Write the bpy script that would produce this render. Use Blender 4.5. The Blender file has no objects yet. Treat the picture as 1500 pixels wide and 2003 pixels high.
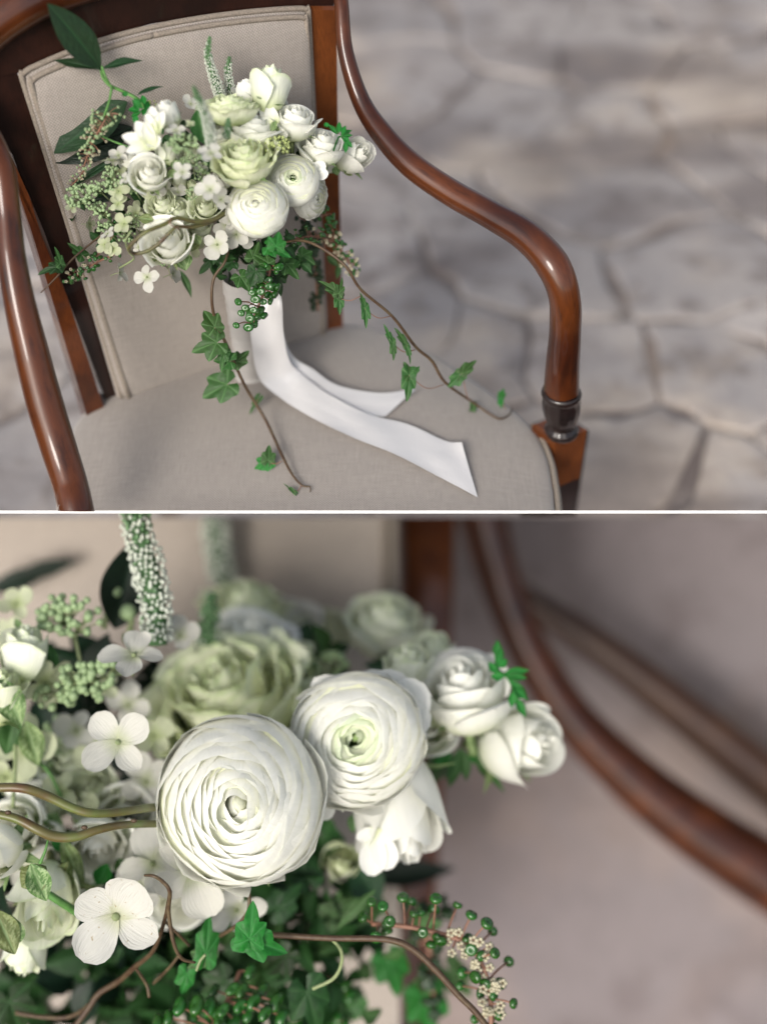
import bpy, bmesh, math, random
from mathutils import Vector, Matrix
from math import sin, cos, pi, radians, sqrt, tan, atan2, exp

S = bpy.context.scene
COL = S.collection
# ------------------------------------------------------------------ camera, sky, sun, exposure
FPX = 2600.0            # focal length in photograph pixels (1500 wide)
PITCH = -46.0
HC = 1.70
FOC = 1.66              # focus distance
APER = 0.047            # aperture diameter in metres
cam_d = bpy.data.cameras.new('camera')
cam_d.sensor_fit = 'HORIZONTAL'; cam_d.sensor_width = 36.0
cam_d.lens = FPX / 1500 * 36.0
cam_d.clip_start = 0.02; cam_d.clip_end = 200
cam_d.dof.use_dof = True; cam_d.dof.focus_distance = FOC
cam_d.dof.aperture_fstop = cam_d.lens / 1000 / APER
cam = bpy.data.objects.new('camera', cam_d); COL.objects.link(cam)
cam.location = (0, 0, HC); cam.rotation_euler = (radians(90 + PITCH), 0, 0)
S.camera = cam
CR = Matrix.Rotation(radians(90 + PITCH), 3, 'X')
CP = Vector((0, 0, HC))

SUN_EL, SUN_AZ = 33.0, 203.0      # azimuth clockwise from +Y: behind the camera, to the left
world = bpy.data.worlds.new('World'); S.world = world; world.use_nodes = True
wt = world.node_tree; bg = wt.nodes['Background']
sky = wt.nodes.new('ShaderNodeTexSky'); sky.sky_type = 'NISHITA'; sky.sun_disc = False
sky.sun_elevation = radians(SUN_EL); sky.sun_rotation = radians(SUN_AZ)
sky.air_density = 1.0; sky.dust_density = 3.5; sky.ozone_density = 1.0
hs = wt.nodes.new('ShaderNodeHueSaturation'); hs.inputs['Saturation'].default_value = .55      # thin overcast
wt.links.new(sky.outputs[0], hs.inputs['Color']); wt.links.new(hs.outputs[0], bg.inputs[0]); bg.inputs[1].default_value = 0.122
sl = bpy.data.lights.new('sun', 'SUN'); sl.energy = 1.25; sl.angle = radians(22); sl.color = (1, .96, .9)
so = bpy.data.objects.new('sun', sl); COL.objects.link(so)
az = radians(SUN_AZ); el = radians(SUN_EL)
sd = Vector((sin(az) * cos(el), cos(az) * cos(el), sin(el)))
so.rotation_euler = sd.to_track_quat('Z', 'Y').to_euler(); so.location = sd * 8
S.view_settings.view_transform = 'Standard'; S.view_settings.look = 'None'
S.view_settings.gamma = 1; S.view_settings.exposure = 0.62
S.cycles.max_bounces = 10; S.cycles.diffuse_bounces = 7; S.cycles.transmission_bounces = 8
S.cycles.transparent_max_bounces = 4

# ------------------------------------------------------------------ rays and points
def ray(x, y): return CR @ Vector(((x - 750) / FPX, -(y - 1001.5) / FPX, -1.0))
def P(x, y, d): return CP + ray(x, y) * d
def PZ(x, y, z):
    r = ray(x, y); return CP + r * ((z - HC) / r.z)
def PY(x, y, Y):
    r = ray(x, y); return CP + r * (Y / r.y)
def depth_of(p): return -(CR.transposed() @ (p - CP)).z
def cdir(a): return (CR @ Vector(a)).normalized()

# ------------------------------------------------------------------ objects
W = {}
def link(name, data, parent=None, M=None):
    o = bpy.data.objects.new(name, data); COL.objects.link(o)
    M = Matrix.Identity(4) if M is None else M
    W[o] = M
    if parent is not None:
        o.parent = parent; o.matrix_basis = W[parent].inverted() @ M
    else:
        o.matrix_basis = M
    return o
def tag(o, label=None, cat=None, group=None, kind=None):
    if label: o['label'] = label
    if cat: o['category'] = cat
    if group: o['group'] = group
    if kind: o['kind'] = kind
    return o

class MB:
    """collects vertices, faces and the per-vertex colour (across, along, extra)"""
    def __init__(s): s.v = []; s.f = []; s.a = []
    def add(s, v, f, a=None):
        n = len(s.v); s.v += [tuple(p) for p in v]; s.f += [tuple(i + n for i in q) for q in f]
        s.a += (a if a is not None else [(0, 0, 0)] * len(v))
        return s
    def mesh(s, name, mat, smooth=True):
        m = bpy.data.meshes.new(name); m.from_pydata(s.v, [], s.f)
        if mat: m.materials.append(mat)
        at = m.attributes.new('pv', 'FLOAT_COLOR', 'POINT')
        buf = []
        for q in s.a: buf += [q[0], q[1], q[2], 1.0]
        at.data.foreach_set('color', buf)
        if smooth: m.polygons.foreach_set('use_smooth', [True] * len(m.polygons))
        m.update(); return m
def grid(nu, nv, fn):
    v = []; a = []; f = []
    for j in range(nv + 1):
        for i in range(nu + 1):
            p, q = fn(i / nu * 2 - 1, j / nv); v.append(p); a.append(q)
    w = nu + 1
    for j in range(nv):
        for i in range(nu):
            f.append((j * w + i, j * w + i + 1, (j + 1) * w + i + 1, (j + 1) * w + i))
    return v, f, a
def catmull(pts, n):
    pts = [Vector(p) for p in pts]
    q = [pts[0] * 2 - pts[1]] + pts + [pts[-1] * 2 - pts[-2]]
    out = []
    for i in range(1, len(q) - 2):
        for k in range(n):
            t = k / n
            out.append(.5 * ((2 * q[i]) + (q[i + 1] - q[i - 1]) * t + (2 * q[i - 1] - 5 * q[i] + 4 * q[i + 1] - q[i + 2]) * t * t
                             + (3 * q[i] - q[i - 1] - 3 * q[i + 1] + q[i + 2]) * t ** 3))
    out.append(pts[-1]); return out
def lerpn(a, n):
    out = []
    for i in range(len(a) - 1):
        for k in range(n): out.append(a[i] + (a[i + 1] - a[i]) * k / n)
    out.append(a[-1]); return out
def tube(pts, rad, ns=8, n=4, sub=True, flat=1.0, up=None, sup=2.0):
    """tube along points (Catmull-Rom), rad a number or a list; sup>2 squares the section"""
    if not isinstance(rad, (list, tuple)): rad = [rad] * len(pts)
    if sub: P_ = catmull(pts, n); R_ = lerpn(list(rad), n)
    else: P_ = [Vector(p) for p in pts]; R_ = list(rad)
    v = []; f = []; a = []
    up = Vector(up) if up else Vector((0.13, 0.2, 1))
    prev = None; L = 0
    for i, p in enumerate(P_):
        t = (P_[min(i + 1, len(P_) - 1)] - P_[max(i - 1, 0)])
        if t.length < 1e-9: t = Vector((0, 0, 1))
        t.normalize()
        if prev is None:
            x = t.cross(up)
            if x.length < 1e-4: x = t.cross(Vector((1, 0, 0)))
            x.normalize()
        else:
            x = prev - t * prev.dot(t); x.normalize()
        prev = x; y = t.cross(x)
        if i: L += (p - P_[i - 1]).length
        for k in range(ns):
            g = 2 * pi * k / ns; c, s_ = cos(g), sin(g)
            e = 2.0 / sup
            c2 = math.copysign(abs(c) ** e, c); s2 = math.copysign(abs(s_) ** e, s_)
            v.append(p + x * (c2 * R_[i]) + y * (s2 * R_[i] * flat)); a.append((k / ns, L, 0))
    for i in range(len(P_) - 1):
        for k in range(ns):
            k2 = (k + 1) % ns
            f.append((i * ns + k, i * ns + k2, (i + 1) * ns + k2, (i + 1) * ns + k))
    f.append(tuple(range(ns - 1, -1, -1))); f.append(tuple((len(P_) - 1) * ns + k for k in range(ns)))
    return v, f, a
def ball(c, r, n=6, m=4, sc=(1, 1, 1), M=None):
    v = []; f = []; a = []
    c = Vector(c)
    for j in range(m + 1):
        th = pi * j / m
        for i in range(n):
            g = 2 * pi * i / n
            q = Vector((sin(th) * cos(g) * sc[0], sin(th) * sin(g) * sc[1], cos(th) * sc[2])) * r
            if M is not None: q = M @ q
            v.append(c + q); a.append((i / n, j / m, 0))
    for j in range(m):
        for i in range(n):
            i2 = (i + 1) % n
            f.append((j * n + i, (j + 1) * n + i, (j + 1) * n + i2, j * n + i2))
    return v, f, a
def frame(axis, spin=0.0):
    z = Vector(axis).normalized()
    x = Vector((0, 0, 1)).cross(z)
    if x.length < 1e-3: x = Vector((1, 0, 0))
    x.normalize(); y = z.cross(x)
    m = Matrix((x, y, z)).transposed()
    return m @ Matrix.Rotation(spin, 3, 'Z')
def mat4(R, t, s=1.0): return Matrix.Translation(t) @ (R.to_4x4()) @ Matrix.Diagonal((s, s, s, 1)) if not isinstance(s, tuple) else Matrix.Translation(t) @ R.to_4x4() @ Matrix.Diagonal((*s, 1))

# ------------------------------------------------------------------ materials
def newmat(name):
    m = bpy.data.materials.new(name); m.use_nodes = True
    nt = m.node_tree; b = nt.nodes['Principled BSDF']
    return m, nt, b
def N(nt, t, **kw):
    n = nt.nodes.new(t)
    for k, v in kw.items():
        if hasattr(n, k): setattr(n, k, v)
        else: n.inputs[k.replace('_', ' ')].default_value = v
    return n
def mixc(nt, fac, a, b):
    n = nt.nodes.new('ShaderNodeMix'); n.data_type = 'RGBA'
    for s_, v in ((0, fac), (6, a), (7, b)):
        if hasattr(v, 'is_linked') or hasattr(v, 'node'): nt.links.new(v, n.inputs[s_])
        else: n.inputs[s_].default_value = (*v, 1) if isinstance(v, tuple) else v
    return n.outputs[2]
def math_(nt, op, a, b=None):
    n = nt.nodes.new('ShaderNodeMath'); n.operation = op
    for i, v in enumerate((a, b)):
        if v is None: continue
        if hasattr(v, 'node'): nt.links.new(v, n.inputs[i])
        else: n.inputs[i].default_value = v
    return n.outputs[0]
def mrange(nt, v, a, b, c, d, smooth=False):
    n = nt.nodes.new('ShaderNodeMapRange'); n.inputs[1].default_value = a; n.inputs[2].default_value = b
    n.inputs[3].default_value = c; n.inputs[4].default_value = d
    if smooth: n.interpolation_type = 'SMOOTHSTEP'
    nt.links.new(v, n.inputs[0]); return n.outputs[0]
def noise(nt, scale, detail=3, vec=None, rough=.5):
    n = nt.nodes.new('ShaderNodeTexNoise'); n.inputs['Scale'].default_value = scale; n.inputs['Detail'].default_value = detail
    n.inputs['Roughness'].default_value = rough
    if vec is not None: nt.links.new(vec, n.inputs['Vector'])
    return n.outputs[0]
def mapping(nt, vec, sc, rot=(0, 0, 0)):
    n = nt.nodes.new('ShaderNodeMapping'); n.inputs['Scale'].default_value = sc; n.inputs['Rotation'].default_value = rot
    nt.links.new(vec, n.inputs[0]); return n.outputs[0]
def bump(nt, b, h, strength, dist):
    n = nt.nodes.new('ShaderNodeBump'); n.inputs['Strength'].default_value = strength; n.inputs['Distance'].default_value = dist
    nt.links.new(h, n.inputs['Height']); nt.links.new(n.outputs[0], b.inputs['Normal']); return n
def attr(nt):
    n = nt.nodes.new('ShaderNodeAttribute'); n.attribute_name = 'pv'
    s = nt.nodes.new('ShaderNodeSeparateColor'); nt.links.new(n.outputs['Color'], s.inputs[0])
    return n, s
def objcoord(nt): return nt.nodes.new('ShaderNodeTexCoord').outputs['Object']

def petal_mat(name, base, tip, edge=None, transl=.3, rough=.55, vein=.35, lo=.15, hi=.75, spots=0.0, sheen=0.0):
    m, nt, b = newmat(name)
    at, sp = attr(nt)
    f = mrange(nt, sp.outputs[1], lo, hi, 0, 1, True)
    c = mixc(nt, f, base, tip)
    if edge:
        e = mrange(nt, sp.outputs[1], .86, 1.0, 0, .8, True)
        nn = noise(nt, 2.5, 2, mapping(nt, at.outputs['Vector'], (2, 3, 9)))
        c = mixc(nt, math_(nt, 'MULTIPLY', e, mrange(nt, nn, .35, .65, 0, 1)), c, edge)
    vn = noise(nt, 1.0, 2, mapping(nt, at.outputs['Vector'], (26, 2.2, 7)))
    c = mixc(nt, mrange(nt, vn, .35, .75, 0, .12), c, tuple(q * .72 for q in base))
    if spots:
        sn = noise(nt, 9, 1, mapping(nt, at.outputs['Vector'], (1, 1.4, 3)))
        c = mixc(nt, mrange(nt, sn, .70, .76, 0, spots), c, (.35, .25, .10))
    nt.links.new(c, b.inputs['Base Color'])
    b.inputs['Roughness'].default_value = rough
    b.inputs['Specular IOR Level'].default_value = .3
    bump(nt, b, vn, vein, .004)
    tr = nt.nodes.new('ShaderNodeBsdfTranslucent'); nt.links.new(c, tr.inputs[0])
    mx = nt.nodes.new('ShaderNodeMixShader'); mx.inputs[0].default_value = transl
    nt.links.new(b.outputs[0], mx.inputs[1]); nt.links.new(tr.outputs[0], mx.inputs[2])
    nt.links.new(mx.outputs[0], nt.nodes['Material Output'].inputs[0])
    return m
def leaf_mat(name, col, vein, rough=.45, transl=.15, spec=.28, blotch=None):
    m, nt, b = newmat(name)
    at, sp = attr(nt)
    n1 = noise(nt, 5, 3, mapping(nt, at.outputs['Vector'], (2, 2, 1)))
    c = mixc(nt, mrange(nt, n1, .3, .7, 0, 1), tuple(q * .7 for q in col), tuple(min(1, q * 1.25) for q in col))
    if blotch:
        n2 = noise(nt, 3, 2, mapping(nt, at.outputs['Vector'], (1.5, 1.5, 2)))
        c = mixc(nt, mrange(nt, n2, .45, .6, 0, .8), c, blotch)
    oi = nt.nodes.new('ShaderNodeObjectInfo')
    c = mixc(nt, math_(nt, 'MULTIPLY', oi.outputs['Random'], .55), c, (col[0] * 1.5, col[1] * .45, col[2] * .6))
    c = mixc(nt, math_(nt, 'MULTIPLY', sp.outputs[2], .7), c, vein)
    nt.links.new(c, b.inputs['Base Color']); b.inputs['Roughness'].default_value = rough
    b.inputs['Specular IOR Level'].default_value = spec
    h = math_(nt, 'ADD', math_(nt, 'MULTIPLY', sp.outputs[2], -.6), n1)
    bump(nt, b, h, .4, .003)
    tr = nt.nodes.new('ShaderNodeBsdfTranslucent'); nt.links.new(c, tr.inputs[0])
    mx = nt.nodes.new('ShaderNodeMixShader'); mx.inputs[0].default_value = transl
    nt.links.new(b.outputs[0], mx.inputs[1]); nt.links.new(tr.outputs[0], mx.inputs[2])
    nt.links.new(mx.outputs[0], nt.nodes['Material Output'].inputs[0])
    return m
def plain(name, col, rough=.5, spec=.5, var=.25, scale=60, col2=None, bmp=0.2, bd=.001, coat=0):
    m, nt, b = newmat(name)
    n1 = noise(nt, scale, 3, objcoord(nt))
    c = mixc(nt, mrange(nt, n1, .3, .7, 0, 1), tuple(q * (1 - var) for q in col), col2 or tuple(min(1, q * (1 + var)) for q in col))
    oi = nt.nodes.new('ShaderNodeObjectInfo')
    c = mixc(nt, math_(nt, 'MULTIPLY', oi.outputs['Random'], .5), c, (min(1, col[0] * 1.6), col[1] * .75, col[2] * .6) if 'berry' in name else tuple(q * .8 for q in col))
    nt.links.new(c, b.inputs['Base Color']); b.inputs['Roughness'].default_value = rough
    b.inputs['Specular IOR Level'].default_value = spec; b.inputs['Coat Weight'].default_value = coat
    b.inputs['Coat Roughness'].default_value = .12
    if bmp: bump(nt, b, n1, bmp, bd)
    return m
MAT = {}
MAT['white'] = petal_mat('white_petal', (.72, .77, .50), (.91, .91, .85), transl=.28, vein=.12)
MAT['ranun'] = petal_mat('ranunculus_petal', (.80, .83, .58), (.92, .92, .87), transl=.33, vein=.14, lo=.05, hi=.5)
MAT['ranun_eye'] = petal_mat('ranunculus_inner_petal', (.50, .68, .28), (.80, .86, .66), transl=.26, vein=.12, lo=.2, hi=1.0)
MAT['green'] = petal_mat('lime_petal', (.56, .66, .30), (.90, .92, .72), edge=(.60, .74, .36), transl=.2, vein=.3)
MAT['cream'] = petal_mat('cream_petal', (.62, .70, .38), (.87, .89, .76), edge=(.66, .76, .44), transl=.2, vein=.25)
MAT['hyd'] = petal_mat('hydrangea_petal', (.52, .56, .36), (.68, .67, .61), transl=.25, vein=.5, lo=0, hi=.5, spots=.0)
MAT['hyd_spot'] = petal_mat('hydrangea_petal_spotted', (.52, .54, .36), (.68, .67, .62), transl=.25, vein=.5, lo=0, hi=.4, spots=.7)
MAT['hydg'] = petal_mat('pale_green_hydrangea_petal', (.46, .54, .26), (.60, .64, .44), transl=.3, vein=.5, lo=0, hi=.6)
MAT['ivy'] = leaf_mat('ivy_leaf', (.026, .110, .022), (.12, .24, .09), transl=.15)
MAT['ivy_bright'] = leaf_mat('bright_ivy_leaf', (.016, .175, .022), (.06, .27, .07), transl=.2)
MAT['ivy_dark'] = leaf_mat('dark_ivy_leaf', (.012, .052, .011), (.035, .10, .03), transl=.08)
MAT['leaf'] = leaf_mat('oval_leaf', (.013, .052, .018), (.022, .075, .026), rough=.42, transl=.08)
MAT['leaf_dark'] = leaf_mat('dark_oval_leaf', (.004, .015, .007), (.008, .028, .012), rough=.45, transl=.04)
MAT['sepal'] = leaf_mat('sepal', (.10, .21, .06), (.24, .36, .16), rough=.5, transl=.2, blotch=(.42, .55, .28))
MAT['sprig'] = leaf_mat('sprig_leaf', (.015, .20, .025), (.04, .30, .06), transl=.25)
MAT['berry'] = plain('green_berry', (.018, .105, .014), .24, .5, .3, 90, coat=.3, bmp=.05)
MAT['berry_dark'] = plain('dark_green_berry', (.010, .036, .010), .35, .5, .3, 90, bmp=.05)
MAT['bud'] = plain('hydrangea_bud', (.27, .37, .19), .5, .4, .2, 150, bmp=.05)
MAT['bud_yellow'] = plain('yellow_green_bud', (.36, .42, .16), .5, .4, .2, 150, bmp=.05)
MAT['cream_floret'] = plain('cream_floret', (.52, .48, .34), .6, .3, .2, 200, bmp=0)
MAT['stem_green'] = plain('green_stem', (.10, .24, .06), .5, .4, .35, 90)
MAT['stem_pale'] = plain('pale_stem', (.24, .29, .14), .5, .4, .2, 90)
MAT['stem_brown'] = plain('brown_stem', (.085, .042, .024), .5, .4, .35, 120, col2=(.13, .10, .05))
MAT['stem_pink'] = plain('pink_stem', (.26, .13, .085), .5, .4, .2, 120)
MAT['willow'] = plain('willow_stem', (.10, .055, .030), .42, .45, .3, 70, col2=(.14, .17, .05), bmp=.5, bd=.002)
MAT['willow_green'] = plain('green_willow_stem', (.15, .075, .038), .38, .45, .25, 22, col2=(.13, .20, .05), bmp=.5, bd=.003)
MAT['spike_green'] = plain('spike_core', (.06, .14, .05), .6, .3, .3, 200)
MAT['spike_white'] = plain('spike_floret', (.60, .64, .55), .6, .3, .12, 300, bmp=0)
MAT['spike_mid'] = plain('spike_bud', (.16, .28, .14), .6, .3, .2, 300, bmp=0)

def wood_mat(name, c1, c2, c3, scale=1.0):
    m, nt, b = newmat(name)
    at, sp = attr(nt)
    v = mapping(nt, at.outputs['Vector'], (3.0, 5.0 * scale, 1))
    n1 = noise(nt, 3, 5, v, .6)
    oc = objcoord(nt)
    n2 = noise(nt, 9 / scale, 3, oc)
    n3 = noise(nt, 90, 4, mapping(nt, at.outputs['Vector'], (5, .7, 1)), .7)
    c = mixc(nt, mrange(nt, n2, .35, .65, 0, 1, True), c1, c2)
    c = mixc(nt, mrange(nt, n1, .48, .70, 0, .65, True), c, c3)
    c = mixc(nt, mrange(nt, n3, .45, .7, 0, .7), c, tuple(q * .45 for q in c1))
    nt.links.new(c, b.inputs['Base Color'])
    nt.links.new(mrange(nt, n3, .3, .8, .36, .5), b.inputs['Roughness'])
    b.inputs['Specular IOR Level'].default_value = .2
    b.inputs['Coat Weight'].default_value = .8; b.inputs['Coat Roughness'].default_value = .045
    bump(nt, b, n3, .12, .0015)
    return m
MAT['wood'] = wood_mat('mahogany', (.046, .0105, .0035), (.110, .029, .0065), (.010, .0035, .0025))
MAT['wood_brightened'] = wood_mat('brightened_mahogany', (.10, .028, .008), (.175, .050, .012), (.05, .014, .006))  # brighter, more orange mahogany copy; colour makes up for shade on the posts
MAT['wood_close'] = wood_mat('close_mahogany', (.052, .014, .005), (.105, .028, .007), (.016, .005, .003))
MAT['wood_far'] = wood_mat('muted_wood', (.085, .045, .032), (.12, .065, .042), (.07, .04, .03))  # brown-grey near the paving tone, so the rail stands out less
MAT['wood_dark'] = wood_mat('dark_mahogany', (.016, .006, .004), (.030, .010, .006), (.008, .004, .003))
MAT['wood_black'] = wood_mat('ebonised_wood', (.012, .008, .008), (.020, .010, .009), (.008, .006, .006))
def fabric_mat(name, base, period=.0032, rot=0.0, use='Object', wf=1.0):
    m, nt, b = newmat(name)
    v = objcoord(nt)
    vr = mapping(nt, v, (1, 1, 1), (0, 0, rot))
    sx = nt.nodes.new('ShaderNodeSeparateXYZ'); nt.links.new(vr, sx.inputs[0])
    k = 2 * pi / period
    wx = math_(nt, 'SINE', math_(nt, 'MULTIPLY', sx.outputs[0], k)); wy = math_(nt, 'SINE', math_(nt, 'MULTIPLY', sx.outputs[1], k))
    wv = math_(nt, 'MULTIPLY', wx, wy)
    s1 = noise(nt, 1, 3, mapping(nt, vr, (900, 40, 40)), .6); s2 = noise(nt, 1, 3, mapping(nt, vr, (40, 900, 40)), .6)
    big = noise(nt, 7, 2, vr)
    h = math_(nt, 'ADD', math_(nt, 'MULTIPLY', wv, .42 * wf), math_(nt, 'ADD', s1, s2))
    c = mixc(nt, mrange(nt, h, .6, 1.45, 0, 1), tuple(q * .72 for q in base), tuple(min(1, q * 1.22) for q in base))
    c = mixc(nt, mrange(nt, big, .3, .7, 0, .12), c, tuple(q * .7 for q in base))
    nt.links.new(c, b.inputs['Base Color']); b.inputs['Roughness'].default_value = .9
    b.inputs['Specular IOR Level'].default_value = .15; b.inputs['Sheen Weight'].default_value = .25
    bump(nt, b, h, .5, .0008)
    return m
MAT['fabric'] = fabric_mat('linen', (.345, .306, .272), period=.0040, wf=1.1)
MAT['fabric_b'] = fabric_mat('linen_close_lightened', (.43, .375, .325), period=.009, wf=.8)  # same linen with a lightened colour, making up for blocked skylight
MAT['piping'] = plain('linen_piping', (.27, .23, .19), .9, .15, .25, 500, bmp=.8, bd=.0012)

def stone_mat(name, a, b_, c_, sc=1.0):
    m, nt, b = newmat(name)
    oi = nt.nodes.new('ShaderNodeObjectInfo')
    oc = nt.nodes.new('ShaderNodeNewGeometry').outputs['Position']
    n1 = noise(nt, 2.2 * sc, 4, oc, .55); n2 = noise(nt, 9 * sc, 5, oc, .65); n3 = noise(nt, 45 * sc, 4, oc, .7)
    c = mixc(nt, mrange(nt, n1, .35, .65, 0, 1, True), a, b_)
    c = mixc(nt, mrange(nt, n2, .50, .62, 0, .85, True), c, c_)
    c = mixc(nt, math_(nt, 'MULTIPLY', oi.outputs['Random'], .5), c, tuple(q * .6 for q in b_))
    c = mixc(nt, mrange(nt, noise(nt, 1.7 * sc, 4, mapping(nt, oc, (1, 1, 1), (0, 0, 1.2)), .6), .48, .62, 0, .7, True), c, tuple(q * w_ for q, w_ in zip(a, (1.08, 1.0, .88))))
    n4 = noise(nt, 1.1 * sc, 3, mapping(nt, oc, (1, 2.2, 1), (0, 0, .5)), .6)
    c = mixc(nt, mrange(nt, n4, .47, .62, 0, .66, True), c, (.125, .100, .094))
    c = mixc(nt, mrange(nt, n3, .35, .7, 0, .2), c, (.09, .075, .07))
    nt.links.new(c, b.inputs['Base Color']); b.inputs['Roughness'].default_value = .8
    b.inputs['Specular IOR Level'].default_value = .3
    h = math_(nt, 'ADD', n2, math_(nt, 'MULTIPLY', n3, .35))
    bump(nt, b, h, .5, .012)
    return m
MAT['stone'] = stone_mat('flagstone', (.50, .45, .415), (.36, .33, .32), (.20, .168, .152))
MAT['mortar'] = stone_mat('mortar', (.31, .262, .235), (.24, .205, .188), (.15, .12, .105), 1.5)
MAT['stone_b'] = stone_mat('flagstone_close', (.30, .256, .258), (.27, .236, .24), (.20, .163, .163), .5)
MAT['satin'], nt, b = newmat('satin_ribbon')
b.inputs['Base Color'].default_value = (.53, .52, .52, 1); b.inputs['Roughness'].default_value = .27
b.inputs['Sheen Weight'].default_value = .5; b.inputs['Specular IOR Level'].default_value = .5
at_, sp_ = attr(nt)
n = noise(nt, 1, 3, mapping(nt, at_.outputs['Vector'], (9, 260, 1))); n5 = noise(nt, 1, 3, mapping(nt, at_.outputs['Vector'], (2.5, 30, 1)))
bump(nt, b, math_(nt, 'ADD', math_(nt, 'MULTIPLY', n, .25), n5), .5, .0016)
hem = math_(nt, 'ABSOLUTE', math_(nt, 'SUBTRACT', math_(nt, 'ABSOLUTE', math_(nt, 'SUBTRACT', sp_.outputs[0], .5)), .455))
nt.links.new(mixc(nt, mrange(nt, hem, 0, .012, .35, 0), (.57, .56, .56), (.38, .37, .37)), b.inputs['Base Color'])
MAT['wrap'] = plain('ribbon_wrap', (.40, .385, .37), .5, .4, .08, 40, bmp=.1)
MAT['board'] = plain('white_board', (.90, .90, .89), .6, .3, .02, 20, bmp=0)

# ------------------------------------------------------------------ petals
def bez(p, t):
    a, b, c, d = p; s = 1 - t
    return (a[0] * s ** 3 + 3 * b[0] * s * s * t + 3 * c[0] * s * t * t + d[0] * t ** 3,
            a[1] * s ** 3 + 3 * b[1] * s * s * t + 3 * c[1] * s * t * t + d[1] * t ** 3)
def cup_petal(phi, w, prof, tr=.3, spiral=.12, lip=0.0, ruf=0.0, rk=5, seed=0, nu=9, nv=9, rnd=0.0, sharp=2.4, skew=0.0):
    """petal wrapped round the axis: prof is a Bezier in (radius, height)"""
    R = random.Random(seed); ph = R.uniform(0, 6.28); ph2 = R.uniform(0, 6.28); sk = R.uniform(-.12, .12)
    def fn(u, v0):
        vm = 1 - tr * abs(u + sk * v0) ** sharp
        v = v0 * vm
        r, z = bez(prof, v)
        wid = w * (.55 + .45 * min(1, v * 1.8))
        r *= 1 + spiral * u
        if lip and v0 > .7:
            q = ((v0 - .7) / .3) ** 2
            r += lip * q; z -= lip * q * q * .75
        e = v0 ** 3
        r += ruf * e * sin(rk * u + ph); z += ruf * .8 * e * sin(rk * .8 * u + ph2)
        z += skew * u * v0
        g = phi + u * wid
        return (r * cos(g), r * sin(g), z), ((u + 1) / 2, v0, rnd)
    return grid(nu, nv, fn)
def sheet_petal(L=1.0, wd=.5, cup=.1, curl=.0, shape='round', ruf=.0, seed=0, nu=7, nv=9, fold=0.0, rnd=0.0, twist=0.0):
    """flat-rooted petal or leaf along +Y, face +Z"""
    R = random.Random(seed); ph = R.uniform(0, 6.28)
    def fn(u, v):
        if shape == 'round': w = sin(pi * min(1, v * .94 + .045)) ** .55 * (.45 + .62 * v)
        elif shape == 'oval': w = sin(pi * (v * .985 + .008)) ** .85 * (1.08 - .25 * v)
        elif shape == 'lance': w = sin(pi * (v * .985 + .008)) ** 1.0 * (1.15 - .35 * v)
        elif shape == 'tulip': w = sin(pi * min(1, v * .90 + .09)) ** .6 * (.75 + .2 * v)
        else: w = 1
        x = u * w * wd; y = L * v
        z = cup * (u * u * w) + fold * abs(u) * w * wd - curl * L * v * v
        z += ruf * sin(7 * v + 3 * u + ph) * abs(u) * w
        if twist:
            g = twist * v; x, z = x * cos(g) - z * sin(g), x * sin(g) + z * cos(g)
        vein = 0
        if fold or shape in ('oval', 'lance'):
            vein = max(0, 1 - abs(u) * 6) if abs(u) < .17 else (0.22 if (int((v - abs(u) * .18) * 16) % 2 == 0) else 0)
        return (x, y, z), ((u + 1) / 2, v, vein if shape in ('oval', 'lance') else rnd)
    return grid(nu, nv, fn)
_cache = {}
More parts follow.
